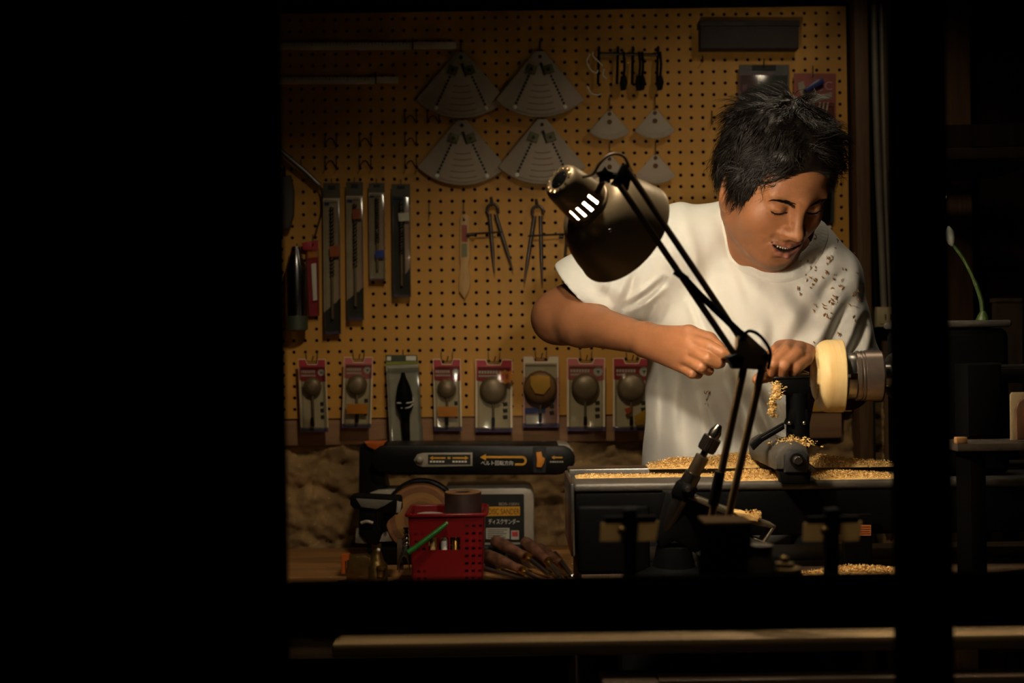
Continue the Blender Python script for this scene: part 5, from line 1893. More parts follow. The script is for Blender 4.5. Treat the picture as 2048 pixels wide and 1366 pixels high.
    # clear blister
    f_ = [X(0.06, 0.10), X(0.94, 0.10), X(0.94, 0.96), X(0.06, 0.96)]
    MB().slab(f_, D - 0.019, 0.0175, 0.004).build('blister', M_CLEAR, t)
    # hanger
    cx_, _ = X(0.5, 0)
    for dx in (-11.5, 11.5):
        MB().tube(curve([P(cx_ + dx, y0 - 14, DW + 0.002), P(cx_ + dx, y0 - 12, DW - 0.003), P(cx_ + dx * 0.9, y0 + 6, DW - 0.006)], 4), 0.0010, 6).build('hanger_wire', M_WIRE, t)
    MB().tube(curve([P(cx_ - 11, y0 + 4, DW - 0.006), P(cx_, y0 + 5, DW - 0.006), P(cx_ + 11, y0 + 4, DW - 0.006)], 3), 0.0010, 6).build('hanger_wire', M_WIRE, t)
    MB().tube(curve([P(cx_, y0 + 5, DW - 0.006), P(cx_ + 1, y0 + 2, D - 0.004), P(cx_ + 3, y0 - 6, D - 0.012)], 4), 0.0012, 6).build('hanger_wire', M_WIRE, t)
    return t


blister(596, 718, 651, 864, 'leftmost pink bit pack hanging near the window frame', bit=0.60, by=0.38, lean=6, top=M_RED)
blister(688, 714, 746, 856, 'pink bit pack with an orange band, second from left', bit=0.62, by=0.39, sticker='band', lean=-4, top=M_PINK)
blister(866, 718, 921, 862, 'red bit pack with orange band right of the clear bag', bit=0.62, by=0.41, sticker='band', lean=3)
blister(951, 719, 1025, 864, 'red bit pack with orange starburst price sticker', bit=0.66, by=0.42, sticker='burst', logo=False)
blister(1046, 712, 1118, 855, 'cream bit pack with yellow foam and a blue label', top=M_CREAM, low=mat('dusty_pink_card', (190, 140, 128), 0.6), bit=0.84, by=0.44, logo=False, yellow=True, blue=True)
blister(1134, 716, 1210, 862, 'pink bit pack with round white logo between cream and last pack', top=M_PINK, bit=0.66, by=0.40)
blister(1226, 716, 1302, 862, 'bit pack with yellow corner sticker half behind the man', bit=0.68, by=0.40, sticker='corner')
# clear bag with a black tool
t = thing('clear_bag', 'clear plastic bag holding a black tool between the bit packs', 'tool bag', P(808, 884, DW - 0.04))
D = DW - 0.032
MB().slab([(772, 724), (836, 724), (845, 886), (780, 886)], D, 0.001).build('backing', mat('pale_grey_film', (206, 198, 182), 0.4), t)
hd = MB().slab([(771, 710), (834, 710), (836, 728), (772, 730)], D - 0.001, 0.001).build('header_card', mat('dark_olive_card', (56, 60, 40), 0.6), t)
MB().slab([(772, 724), (836, 722), (836, 728), (772, 731)], D - 0.0014, 0.0004).build('green_stripe', mat('lime_print', (130, 130, 40), 0.6), hd)
MB().slab([(774, 713), (782, 713), (782, 721), (774, 721)], D - 0.0014, 0.0004).build('print_mark', M_WHITE, hd)
MB().slab([(812, 712), (832, 712), (832, 721), (812, 721)], D - 0.0014, 0.0004).build('print_mark', M_WHITE, hd)
MB().lathe([(0, 0.004), (0.01, 0.006), (0.03, 0.014), (0.05, 0.018), (0.075, 0.018), (0.09, 0.010), (0.12, 0.009), (0.15, 0.008)], P(806, 745, D - 0.014), P(813, 884, D - 0.010) - P(806, 745, D - 0.014), 20).build('black_tool', M_PLB, t)
MB().tube(curve([P(794, 806, D - 0.028), P(814, 806, D - 0.028), P(826, 803, D - 0.026), P(826, 795, D - 0.026)], 5), 0.0016, 6).build('bright_clip', M_STEELW, t)
MB().tube(curve([P(802, 816, D - 0.028), P(818, 815, D - 0.028), P(826, 808, D - 0.026)], 5), 0.0016, 6).build('bright_clip', M_STEELW, t)
MB().slab([(773, 733), (837, 731), (845, 885), (781, 886)], D - 0.032, 0.028, 0.004).build('bag_film', M_CLEAR, t)
wall_hook(806, 700, 716, t)

# long drill bit packs
def bit_pack(x0, y0, x1, y1, label, card, low, mark, mark_y, dark_foot=True, lean=2):
    D = DW - 0.020
    w, h = x1 - x0, y1 - y0
    t = thing('drill_bit_pack', label, 'blister pack', P((x0 + x1) / 2, y1, D), 'long drill bit packs')

    def X(u, v):
        return (x0 + u * w + lean * v, y0 + v * h)
    MB().slab([X(0, 0), X(1, 0), X(1, 1), X(0, 1)], D, 0.0015).build('card', card, t)
    hd = MB().slab([X(0, 0), X(1, 0), X(1, 0.10), X(0, 0.10)], D - 0.0006, 0.0006).build('header_print', mat('olive_dark_header', (74, 66, 44), 0.6), t)
    MB().slab([X(0.3, 0.015), X(0.7, 0.015), X(0.7, 0.045), X(0.3, 0.045)], D - 0.0012, 0.0006).build('hang_slot', M_INK, hd)
    MB().slab([X(0.05, 0.13), X(0.35, 0.13), X(0.35, 0.15), X(0.05, 0.15)], D - 0.0006, 0.0006).build('print_mark', mat('blue_label_print', (46, 66, 140)), t)
    if dark_foot:
        MB().slab([X(0.0, 0.86), X(1, 0.76), X(1, 0.985), X(0, 0.985)], D - 0.0006, 0.0006).build('foot_print', low, t)
    MB().slab([X(0.0, 0.985), X(1, 0.985), X(1, 1), X(0, 1)], D - 0.0007, 0.0007).build('foot_band', M_PURP, t)
    MB().slab([X(0.68, 0.20), X(0.98, 0.18), X(0.98, 0.74), X(0.70, 0.80)], D - 0.0007, 0.0007).build('pink_print', mat('pale_pink_print', (206, 170, 152), 0.6), t)
    # auger: twisted flute around a core
    n = 70
    a_, b_ = P(*X(0.5, 0.16), D - 0.007), P(*X(0.5, 0.90), D - 0.007)
    core = MB().cyl(a_, b_, 0.0030, n=10)
    core.build('bit_core', M_BIT, t)
    hel = MB()
    ux_, uy_, uz_ = frame_from(b_ - a_)
    for ph in (0, math.pi):
        pts = []
        for k in range(n + 1):
            u = k / n
            an = u * 2 * math.pi * 9 + ph
            pts.append(a_ + (b_ - a_) * (0.62 * u) + (ux_ * math.cos(an) + uy_ * math.sin(an)) * 0.0034)
        hel.tube(pts, 0.0018, 5)
    hel.build('bit_flute', M_WIRE, t)
    if mark:
        MB().slab([X(0.35, mark_y), X(0.92, mark_y - 0.01), X(0.95, mark_y + 0.065), X(0.38, mark_y + 0.07)], D - 0.012, 0.0006).build('size_label', mark, t)
    MB().slab([X(0.04, 0.11), X(0.96, 0.11), X(0.96, 0.985), X(0.04, 0.985)], D - 0.014, 0.012, 0.003).build('blister', M_CLEAR, t)
    wall_hook((x0 + x1) / 2, y0 - 8, y0 + 6, t)


M_BEIGE = mat('beige_pack_card', (198, 178, 148), 0.6)
bit_pack(646, 366, 680, 668, 'longest drill bit pack, leftmost of the four', M_BEIGE, M_DPACK, mat('rust_label', (170, 84, 30), 0.6), 0.42)
bit_pack(692, 364, 726, 640, 'long drill bit pack with rust label near its top', M_BEIGE, M_DPACK, mat('rust_label', (170, 84, 30)), 0.20)
bit_pack(737, 366, 769, 560, 'shortest drill bit pack with a blue mark', mat('grey_beige_card', (186, 168, 142), 0.6), M_BEIGE, mat('strong_blue_mark', (30, 60, 160), 0.5), 0.70, dark_foot=False)
bit_pack(783, 368, 820, 594, 'black drill bit pack, rightmost of the four', mat('black_pack_card', (56, 54, 52), 0.5), M_DPACK, M_WHITE, 0.26)

# left edge: bent tube, red item, clear bottle, dark shape
t = thing('bent_tube', 'bent grey metal tube crossing the left edge above the drill packs', 'pipe', P(612, 480, DW - 0.02))
MB().tube(curve([P(556, 298, DW - 0.03), P(580, 318, DW - 0.028), P(612, 345, DW - 0.024), P(640, 372, DW - 0.02)]), [0.006] * 24 + [0.005], 12).build('tube', mat('dull_aluminium', (150, 142, 132), 0.4, metal=0.8), t)
MB().tube(curve([P(640, 372, DW - 0.02), P(644, 390, DW - 0.018), P(644, 420, DW - 0.016), P(636, 450, DW - 0.016), P(632, 466, DW - 0.02)]), 0.002, 8).build('tail_wire', M_WIRE, t)
wall_hook(602, 320, 334, t)
t = thing('red_pack', 'narrow red pack hanging beside the clear bottle at the left edge', 'blister pack', P(622, 630, DW - 0.02))
MB().slab([(612, 484), (636, 480), (638, 632), (618, 632)], DW - 0.012, 0.0015).build('card', M_RED, t)
MB().slab([(603, 486), (622, 482), (624, 500), (606, 500)], DW - 0.016, 0.006, 0.001).build('red_cap', M_RED, t)
MB().slab([(616, 502), (637, 500), (637, 514), (616, 516)], DW - 0.0126, 0.0006).build('orange_band', M_ORNG, t)
MB().slab([(622, 528), (632, 526), (634, 600), (626, 602)], DW - 0.018, 0.005, 0.001).build('screwdriver_blade', M_STEELW, t)
MB().slab([(613, 500), (637, 498), (638, 630), (619, 631)], DW - 0.022, 0.010, 0.003).build('blister', M_CLEAR, t)
wall_hook(626, 470, 488, t)
t = thing('tool_tube', 'murky clear plastic tube hanging half behind the window frame', 'tool tube', P(590, 660, DW - 0.04))
MB().lathe([(0, 0.0), (0, 0.018), (0.004, 0.023), (0.13, 0.023), (0.165, 0.012), (0.18, 0.008), (0.18, 0.0)], P(594, 660, DW - 0.034), (0, 0, 1), 24).build('tube_body', film('murky_plastic', (150, 132, 96), gloss=0.10, rough=0.2), t)
MB().cyl(P(592, 650, DW - 0.034), P(592, 530, DW - 0.034), 0.006, n=12).build('inner_rod', M_WIRE, t)
MB().lathe([(0, 0.0), (0, 0.0235), (0.03, 0.0235), (0.03, 0.0)], P(594, 660, DW - 0.034), (0, 0, 1), 24).build('foot_cap', mat('dark_olive_card', (56, 60, 40)), t)
wall_hook(594, 488, 500, t)
t = thing('rubber_tool', 'dark handle hanging against the left window frame', 'tool', P(572, 460, DW - 0.03))
MB().slab([(558, 352), (580, 350), (587, 380), (586, 430), (578, 458), (558, 460)], DW - 0.03, 0.02, 0.005).build('grip', mat('grey_brown_rubber', (66, 58, 50), 0.7), t)
MB().tube([P(568, 352, DW - 0.02), P(568, 336, DW - 0.008)], 0.004, 8).build('neck', M_WIRE, t)

# paddle knife
t = thing('paddle_knife', 'pale wooden paddle knife with a red label', 'knife', P(928, 598, DW - 0.012))
D = DW - 0.012
MB().slab([(920, 434), (926, 429), (934, 429), (939, 434), (940, 516), (937, 530), (941, 565), (938, 580), (929, 598), (918, 582), (918, 560), (921, 530), (919, 516)], D, 0.009, 0.0015).build('blade_and_handle', mat('pale_beech', (196, 152, 92), 0.5, var=0.1, stretch=(6, 6, 1)), t)
MB().slab([(923, 450), (934, 450), (935, 484), (923, 484)], D - 0.0006, 0.0006).build('red_label', mat('faded_red_label', (150, 66, 52), 0.6), t)
MB().slab([(923, 487), (934, 487), (934, 514), (923, 514)], D - 0.0006, 0.0006).build('olive_label', M_OLIVE, t)
MB().lathe([(-0.001, 0), (-0.001, 0.0028), (0.001, 0.0028)], P(928, 440, D), (0, 1, 0), 12).build('hang_hole', M_INK, t)
wall_hook(927, 406, 436, t)

# wing dividers
M_GREYST = mat('grey_tool_steel', (104, 94, 88), 0.4, metal=0.85, var=0.12)
def divider(c_, l_tip, r_tip, wing, label):
    t = thing('divider', label, 'dividers', P(c_[0], max(l_tip[1], r_tip[1]), DW - 0.015), 'wing dividers')
    D = DW - 0.014
    for tip, dx in ((l_tip, -6), (r_tip, 6)):
        a_ = (c_[0] + dx, c_[1] + 8)
        m_ = ((a_[0] * 0.35 + tip[0] * 0.65), (a_[1] * 0.35 + tip[1] * 0.65))
        MB().tube([P(*a_, D), P(*m_, D), P(*tip, D)], [0.0046, 0.0042, 0.0012], 10).build('leg', M_GREYST, t)
    n_ = 20
    MB().tube([P(c_[0] + 11 * math.cos(a), c_[1] + 12 * math.sin(a), D) for a in np.linspace(math.radians(150), math.radians(390), n_)], 0.0034, 8).build('spring_bow', M_GREYST, t)
    MB().cyl(P(c_[0], c_[1] - 8, D), P(c_[0] - 3, c_[1] - 26, D), 0.004, 0.003, n=10).build('stem', M_WIRE, t)
    y = c_[1] + 52
    MB().tube([P(wing[0], y - 4 if wing[0] < c_[0] else y, D - 0.003), P(wing[1], y - 8 if wing[0] < c_[0] else y, D - 0.003)], 0.0022, 8).build('screw_bar', M_WIRE, t)
    xm = wing[0] if abs(wing[0] - c_[0]) > abs(wing[1] - c_[0]) else wing[1]
    MB().cyl(P(xm - 4, y - 2, D - 0.003), P(xm + 12 if xm < c_[0] else xm - 14, y - 3, D - 0.003), 0.0040, n=10).build('thumb_nut', M_WIRE, t)


divider((985, 420), (989, 546), (1026, 541), (937, 1004), 'left wing divider hanging with open legs beside the paddle knife')
divider((1075, 424), (1048, 566), (1084, 568), (1056, 1132), 'right wing divider hanging just left of the lamp')
t = thing('scriber_rod', 'thin steel scriber hanging partly behind the lamp shade', 'scriber', P(1128, 566, DW - 0.016))
MB().tube([P(1138, 438, DW - 0.016), P(1131, 500, DW - 0.016), P(1125, 566, DW - 0.016)], [0.0034, 0.003, 0.0015], 8).build('rod', M_GREYST, t)
MB().ball(P(1138, 436, DW - 0.016), 0.005, n=10).build('pommel', M_GREYST, t)

# packs behind the man's head
t = thing('saw_blade_pack', 'dark saw blade pack with a pink band above the man', 'blister pack', P(1528, 330, DW - 0.015))
D = DW - 0.012
MB().rect(1478, 130, 1578, 330, D, 0.002).build('card', mat('grey_green_card', (62, 62, 56), 0.5), t)
MB().slab([(1479, 148), (1550, 146), (1520, 166), (1479, 192)], D - 0.0006, 0.0006).build('pink_band', mat('mauve_print', (112, 76, 84), 0.6), t)
MB().slab([(1515, 150), (1520, 150), (1520, 168), (1515, 168)], D - 0.001, 0.0004).build('print_mark', M_WHITE, t)
MB().slab([(1484, 170), (1494, 168), (1494, 180), (1484, 182)], D - 0.001, 0.0004).build('print_mark', mat('mauve_light_print', (160, 110, 124), 0.6), t)
MB().rect(1505, 130, 1552, 140, D - 0.002, 0.002).build('hang_tab', M_INK, t)
MB().rect(1482, 150, 1575, 328, D - 0.008, 0.006, 0.002).build('blister', M_CLEAR, t)
wall_hook(1528, 118, 132, t)
t = thing('red_tool_pack', 'red tool pack with blue handle right of the dark one', 'blister pack', P(1630, 340, DW - 0.015))
MB().rect(1588, 147, 1672, 345, D, 0.002).build('card', mat('brick_red_card', (142, 64, 54), 0.55), t)
MB().slab([(1596, 166), (1606, 162), (1612, 178), (1640, 190), (1664, 184), (1664, 194), (1632, 204), (1606, 196), (1598, 182)], D - 0.0008, 0.0008).build('tool_print', mat('grey_beige_print', (150, 136, 116), 0.6), t)
MB().prism([P(1608, 178, D - 0.012), P(1614, 184, D - 0.012), P(1650, 166, D - 0.012), P(1646, 156, D - 0.012), P(1636, 158, D - 0.012)], (0, 0.010, 0), 0.002).build('blue_handle', mat('deep_blue_plastic', (34, 44, 110), 0.4), t)
text('C', 1657, 172, D - 0.0012, 17, mat('pale_red_print', (190, 140, 124), 0.6), t)
MB().slab([(1590, 205), (1670, 205), (1670, 342), (1590, 342)], D - 0.016, 0.014, 0.005).build('blister', M_CLEAR, t)
for k in range(3):
    MB().tube([P(1640 + 8 * k, 205, D - 0.004), P(1632 + 7 * k, 260, D - 0.004)], 0.0016, 6).build('steel_tine', M_STEELW, t)
wall_hook(1626, 132, 150, t)
t = thing('black_tool_pack', 'small black pack on the pegboard right of the man\'s cheek', 'blister pack', P(1652, 465, DW - 0.02))
MB().slab([(1640, 372), (1670, 370), (1668, 446), (1640, 446)], D, 0.002).build('card', M_DPACK, t)
MB().slab([(1643, 385), (1664, 384), (1662, 440), (1645, 441)], D - 0.012, 0.010, 0.004).build('grip', M_PLB, t)
MB().slab([(1646, 453), (1662, 451), (1663, 457), (1647, 459)], D - 0.014, 0.003, 0.0005).build('white_tip', M_WHITE, t)
MB().slab([(1634, 452), (1645, 450), (1647, 464), (1636, 466)], D - 0.010, 0.006, 0.001).build('orange_tip', mat('rust_label', (170, 84, 30)), t)
wall_hook(1654, 358, 374, t)

# conduits and socket box right of the board
M_COND = mat('grey_conduit_plastic', (112, 104, 90), 0.5)
for x0_, x1_, r, m_, s_ in ((1736, 1744, 0.005, M_PLB, 'black cable running down the wall, left of the grey conduits'), (1750, 1760, 0.007, M_COND, 'thick grey conduit running down to the socket box'), (1765, 1774, 0.005, M_COND, 'thin grey conduit right of the thick one')):
    t = MB().tube(curve([P(x0_ - 4, -60, DW - 0.01), P(x0_, 150, DW - 0.012), P(x0_ + 5, 330, DW - 0.012), P(x1_ + 2, 480, DW - 0.012), P(x1_ + 8, 618, DW - 0.012)]), r, 10).build('conduit', m_)
    tag(t, s_, 'conduit')
t = thing('socket_box', 'beige wall socket box beside the right window post', 'socket', P(1775, 655, DW - 0.02))
MB().rect(1754, 614, 1800, 654, DW - 0.03, 0.05, 0.003).build('box', mat('beige_socket_plastic', (176, 158, 120), 0.5), t)
MB().rect(1760, 620, 1794, 648, DW - 0.032, 0.002, 0.001).build('cover', mat('beige_socket_plastic', (176, 158, 120)), t)
for x in (1770, 1782):
    MB().rect(x, 628, x + 2.5, 640, DW - 0.0325, 0.001).build('slot', M_INK, t)
t = MB().tube(curve([P(1740, 655, DW - 0.02), P(1742, 760, DW - 0.02), P(1744, 920, DW - 0.02), P(1746, 1150, DW - 0.02)]), 0.008, 10).build('green_pipe', mat('dark_green_pipe', (36, 58, 48), 0.5))
tag(t, 'dark green pipe on the wall below the socket box', 'pipe')
# ------------------------------------------------------------------ belt and disc sander
M_SBLK = mat('black_sander_plastic', (14, 13, 13), 0.42, spec=0.22, var=0.08)
M_SGRY = mat('grey_sander_enamel', (156, 146, 130), 0.4, var=0.06)
M_YEL = mat('yellow_print', (206, 146, 26), 0.5, var=0.03)
M_WTXT = mat('white_lettering', (222, 218, 206), 0.6, var=0.0)
DSN = 2.33
sd = thing('belt_disc_sander', 'black and grey belt and disc sander standing on the low bench', 'sander', Vector((P(900, 1090, 2.40).x, 2.41, ZB1)))


def stadium(x0, y0, x1, y1, n=10):
    r = (y1 - y0) / 2
    cy = (y0 + y1) / 2
    L = [(x0 + r - r * math.sin(a), cy - r * math.cos(a)) for a in np.linspace(math.pi, 0, n)]
    Rr = [(x1 - r + r * math.sin(a), cy - r * math.cos(a)) for a in np.linspace(0, math.pi, n)]
    return L + Rr


bu = MB().slab([(742, 918), (746, 902), (760, 893), (780, 890), (1128, 891), (1142, 898), (1150, 912), (1150, 926), (1142, 940), (1126, 946), (790, 948), (756, 944), (745, 934)], DSN, 0.11, 0.005).build('belt_housing', M_SBLK, sd)
MB().slab(stadium(752, 884, 1146, 950), DSN + 0.112, 0.006, 0.001).build('belt_edge', mat('brown_abrasive_belt', (110, 74, 50), 0.9), sd)
MB().slab([(1116, 888), (1136, 890), (1148, 902), (1144, 903), (1132, 894), (1116, 892)], DSN + 0.004, 0.09, 0.001).build('roller_guard', M_SGRY, bu)
MB().slab([(722, 888), (768, 884), (772, 930), (768, 960), (776, 1000), (764, 1092), (716, 1092), (718, 900)], DSN + 0.03, 0.08, 0.004).build('column', M_SBLK, sd)
MB().slab([(728, 884), (772, 883), (766, 892), (750, 900), (736, 894)], DSN + 0.02, 0.03, 0.002).build('orange_latch', mat('orange_plastic', (190, 90, 24), 0.5), sd)
pl = MB().slab(stadium(828, 905, 870, 934)[:10] + [(946, 904), (946, 933)][0:2] + [], DSN - 0.001, 0.003, 0.0005) if False else None
pl = MB().slab([(846, 906), (945, 905), (945, 932), (846, 934), (834, 931), (828, 920), (834, 909)], DSN - 0.0025, 0.003, 0.0006).build('lever_plate', M_SGRY, bu)
MB().rect(856, 909, 941, 929, DSN - 0.003, 0.0008).build('plate_print', M_INK, pl)
MB().ball(P(839, 919, DSN - 0.006), 0.008, (1, 0.8, 1), n=16).build('lever_knob', M_SGRY, pl)


def arrow(x0, x1, y, w, hd, m, parent, D):
    s_ = 1 if x1 > x0 else -1
    MB().slab([(x0, y - w), (x1 - s_ * hd, y - w), (x1 - s_ * hd, y - 2.6 * w), (x1, y), (x1 - s_ * hd, y + 2.6 * w), (x1 - s_ * hd, y + w), (x0, y + w)], D, 0.0004).build('arrow_print', m, parent)


D3 = DSN - 0.0035
arrow(891, 859, 916, 1.6, 7, M_YEL, pl, D3)
arrow(905, 937, 916, 1.6, 7, M_YEL, pl, D3)
MB().rect(895, 914, 901, 918, D3, 0.0004).build('arrow_print', M_YEL, pl)
for k in range(5):
    MB().rect(860 + 6 * k, 921.5, 864.5 + 6 * k, 925, D3, 0.0004).build('print_mark', M_WTXT, pl)
    MB().rect(905 + 6 * k, 921.5, 909.5 + 6 * k, 925, D3, 0.0004).build('print_mark', M_WTXT, pl)
# belt direction mark
D4 = DSN - 0.0006
outer, inner = [], []
for a in np.linspace(-90, 90, 12):
    outer.append((1044 + 9.5 * math.cos(math.radians(a)), 921.5 + 9.5 * math.sin(math.radians(a))))
    inner.append((1044 + 5.2 * math.cos(math.radians(a)), 921.5 + 5.2 * math.sin(math.radians(a))))
poly = [(960, 914.5), (972, 908), (972, 912)] + outer + [(1030, 931), (1030, 926.7)] + inner[::-1] + [(972, 916.3), (972, 921)]
MB().slab(poly, D4, 0.0006).build('arrow_print', M_YEL, bu)
text('ベルト回転方向', 994, 926, D4, 9.5, M_WTXT, bu, w=64)
MB().rect(1066, 894, 1092, 946, DSN - 0.002, 0.01, 0.001).build('track_slot', M_INK, bu)
MB().slab([(1072, 905), (1083, 904), (1085, 914), (1090, 917), (1088, 926), (1083, 935), (1073, 934), (1074, 920)], DSN - 0.010, 0.010, 0.001).build('tracking_knob', mat('bright_orange_knob', (222, 138, 34), 0.5), bu)
arrow(1125, 1103, 915, 1.4, 6, M_YEL, bu, D4)
for k in range(6):
    MB().rect(1100 + 4.6 * k, 922, 1103.4 + 4.6 * k, 925.4, D4, 0.0005).build('print_mark', M_SGRY, bu)
# disc
DD = DSN + 0.015
dc = P(842, 1036, DD)
sR = px(1, DD)
dk = MB().lathe([(0, 0.0), (0, 70 * sR), (0.004, 71 * sR), (0.010, 71 * sR)], dc, (0, 1, 0), 64).build('sanding_disc', mat('tan_sandpaper', (150, 100, 62), 0.95, var=0.08, vscale=200), sd)
for r0, r1, c_ in ((52, 62, (128, 84, 54)), (40, 51, (160, 116, 62)), (20, 34, (120, 86, 44))):
    MB().lathe([(-0.0003, r0 * sR), (-0.0006, r0 * sR), (-0.0006, r1 * sR), (-0.0003, r1 * sR)], dc, (0, 1, 0), 64, caps=False).build('wear_ring', mat('sandpaper_wear_%d' % r0, c_, 0.95), dk)
gd_ = []
for a in np.linspace(math.radians(200), math.radians(-20), 28):
    gd_.append((842 + 77 * math.cos(a), 1036 - 77 * math.sin(a)))
for a in np.linspace(math.radians(-20), math.radians(200), 28):
    gd_.append((842 + 72 * math.cos(a), 1036 - 72 * math.sin(a)))
MB().slab(gd_, DD - 0.006, 0.03, 0.0008).build('disc_guard', M_SBLK, sd)
MB().slab([(736, 996), (740, 986), (756, 980), (800, 978), (800, 1000), (738, 1004)], DSN + 0.022, 0.07, 0.004).build('motor_shoulder', M_SGRY, sd)
mo = MB().slab([(890, 977), (1050, 975), (1062, 979), (1068, 990), (1069, 1092), (890, 1094)], DSN + 0.03, 0.12, 0.006).build('motor_box', M_SGRY, sd)
DP = DSN + 0.0292
lp = MB().slab([(900, 989), (1046, 988), (1048, 990), (1049, 1084), (900, 1086)], DP, 0.0012).build('label_panel', mat('black_label_print', (20, 19, 18), 0.4), mo)
MB().slab([(930, 1014), (1040, 1013), (1040, 1031), (930, 1033)], DP - 0.0005, 0.0005).build('yellow_band', M_YEL, lp)
text('BDS-100N', 1018, 1008, DP - 0.0004, 5.5, M_SGRY, lp, w=40)
text('DISC SANDER', 1008, 1023, DP - 0.0009, 11.5, M_INK, lp, w=62)
text('ディスクサンダー', 1008, 1043, DP - 0.0004, 11, M_WTXT, lp, w=62)
MB().rect(972, 1056, 1019, 1078, DP - 0.0005, 0.0005).build('white_label', mat('pale_label', (176, 170, 156), 0.6), lp)
for k in range(5):
    MB().rect(975, 1059 + 3.8 * k, 1015 - (k * 7) % 12, 1060.2 + 3.8 * k, DP - 0.0008, 0.0003).build('print_mark', M_SBLK, lp)
MB().rect(1022, 1061, 1038, 1079, DP - 0.0005, 0.0005).build('white_label', mat('pale_label', (176, 170, 156)), lp)
MB().rect(1024, 1063, 1036, 1073, DP - 0.0008, 0.0003).build('red_mark', mat('red_print', (180, 50, 54), 0.6), lp)
MB().slab([(716, 1062), (806, 1062), (806, 1082), (720, 1086)], DSN + 0.02, 0.10, 0.003).build('base_frame', M_SGRY, sd)
bz = P(900, 1085, DSN + 0.06)
MB().box((bz.x, DSN + 0.085, ZB1 + 0.018), (0.33, 0.14, 0.036), bev=0.004).build('base_plate', M_SBLK, sd)

# ------------------------------------------------------------------ red basket and contents
M_RBK = mat('red_basket_plastic', (116, 8, 14), 0.4, var=0.06)
DB = 2.10
bk = thing('red_basket', 'small red plastic basket with slotted sides on the low bench', 'basket', Vector((P(895, 1160, DB).x, DB + 0.06, ZB1)))
zr = P(893, 1030, DB).z
xa_, xb_ = P(816, 1035, DB).x, P(969, 1035, DB).x
xa2, xb2 = P(826, 1160, DB).x, P(964, 1160, DB).x
hB = zr - ZB1
dB = 0.115


def lerp(a, b, t):
    return a + (b - a) * t


def panel(f, cells, nu, nv, T, name):
    """perforated basket wall. f(u, v, w) -> point, w 0 outside 1 inside; cells = set of open (i, j)"""
    mb = MB()
    vs, fs = [], []
    idx = {}

    def vid(i, j, w):
        k = (i, j, w)
        if k not in idx:
            idx[k] = len(vs)
            vs.append(f(i / nu, j / nv, w))
        return idx[k]
    for i in range(nu):
        for j in range(nv):
            if (i, j) in cells:
                continue
            fs.append((vid(i, j, 0), vid(i + 1, j, 0), vid(i + 1, j + 1, 0), vid(i, j + 1, 0)))
            fs.append((vid(i, j + 1, 1), vid(i + 1, j + 1, 1), vid(i + 1, j, 1), vid(i, j, 1)))
            for (di, dj, a, b) in ((-1, 0, (i, j + 1), (i, j)), (1, 0, (i + 1, j), (i + 1, j + 1)), (0, -1, (i, j), (i + 1, j)), (0, 1, (i + 1, j + 1), (i, j + 1))):
                n_ = (i + di, j + dj)
                if n_ in cells or not (0 <= n_[0] < nu and 0 <= n_[1] < nv):
                    fs.append((vid(*a, 0), vid(*a, 1), vid(*b, 1), vid(*b, 0)))
    mb.add(vs, fs)
    return mb.build(name, M_RBK, bk, smooth=0)


def f_front(u, v, w):
    x = lerp(lerp(xa2, xb2, u), lerp(xa_, xb_, u), v)
    y = DB + lerp(0.006, 0.0, v) + w * 0.0022
    return (x, y, ZB1 + hB * v)


def f_back(u, v, w):
    x = lerp(lerp(xb2, xa2, u), lerp(xb_, xa_, u), v)
    return (x, DB + dB - lerp(0.006, 0.0, v) - w * 0.0022, ZB1 + hB * v)


def f_side(s_):
    def g(u, v, w):
        x = lerp(xb2, xb_, v) - w * 0.0022 if s_ > 0 else lerp(xa2, xa_, v) + w * 0.0022
        y0_, y1_ = DB + lerp(0.006, 0, v), DB + dB - lerp(0.006, 0, v)
        t_ = u if s_ > 0 else 1 - u
        return (x, lerp(y0_, y1_, t_), ZB1 + hB * v)
    return g


cf = set()
for j in range(30):
    for i in range(44):
        if 11 <= i <= 29 and 16 <= j <= 20 and i not in (16, 23):
            cf.add((i, j))
        if j % 3 == 1 and 3 <= j <= 24 and not (10 <= j <= 13):
            if i in (3, 4, 7, 8):
                cf.add((i, j))
        if 3 <= j <= 25 and j % 3 == 1:
            if i in (33, 34, 37, 38, 41, 42):
                cf.add((i, j))
panel(f_front, cf, 44, 30, 0.0022, 'front_wall')
cs = set((i, j) for j in range(30) for i in range(30) if 3 <= j <= 25 and j % 3 == 1 and i % 4 in (1, 2) and 1 < i < 28)
panel(f_back, set((i, j) for (i, j) in cs), 30, 30, 0.0022, 'back_wall')
panel(f_side(1), cs, 30, 30, 0.0022, 'side_wall')
panel(f_side(-1), cs, 30, 30, 0.0022, 'side_wall')
MB().box(((xa2 + xb2) / 2, DB + dB / 2, ZB1 + 0.0012), (xb2 - xa2 - 0.004, dB - 0.016, 0.0024)).build('bottom', M_RBK, bk)
rim = []
for (x, y) in ((xa_ - .003, DB - .003), (xb_ + .003, DB - .003), (xb_ + .003, DB + dB + .003), (xa_ - .003, DB + dB + .003)):
    rim.append(Vector((x, y, zr)))
MB().tube(sum([[rim[k].lerp(rim[(k + 1) % 4], 0.06), rim[k].lerp(rim[(k + 1) % 4], 0.94)] for k in range(4)], []), 0.0034, 8, True).build('rim', M_RBK, bk)
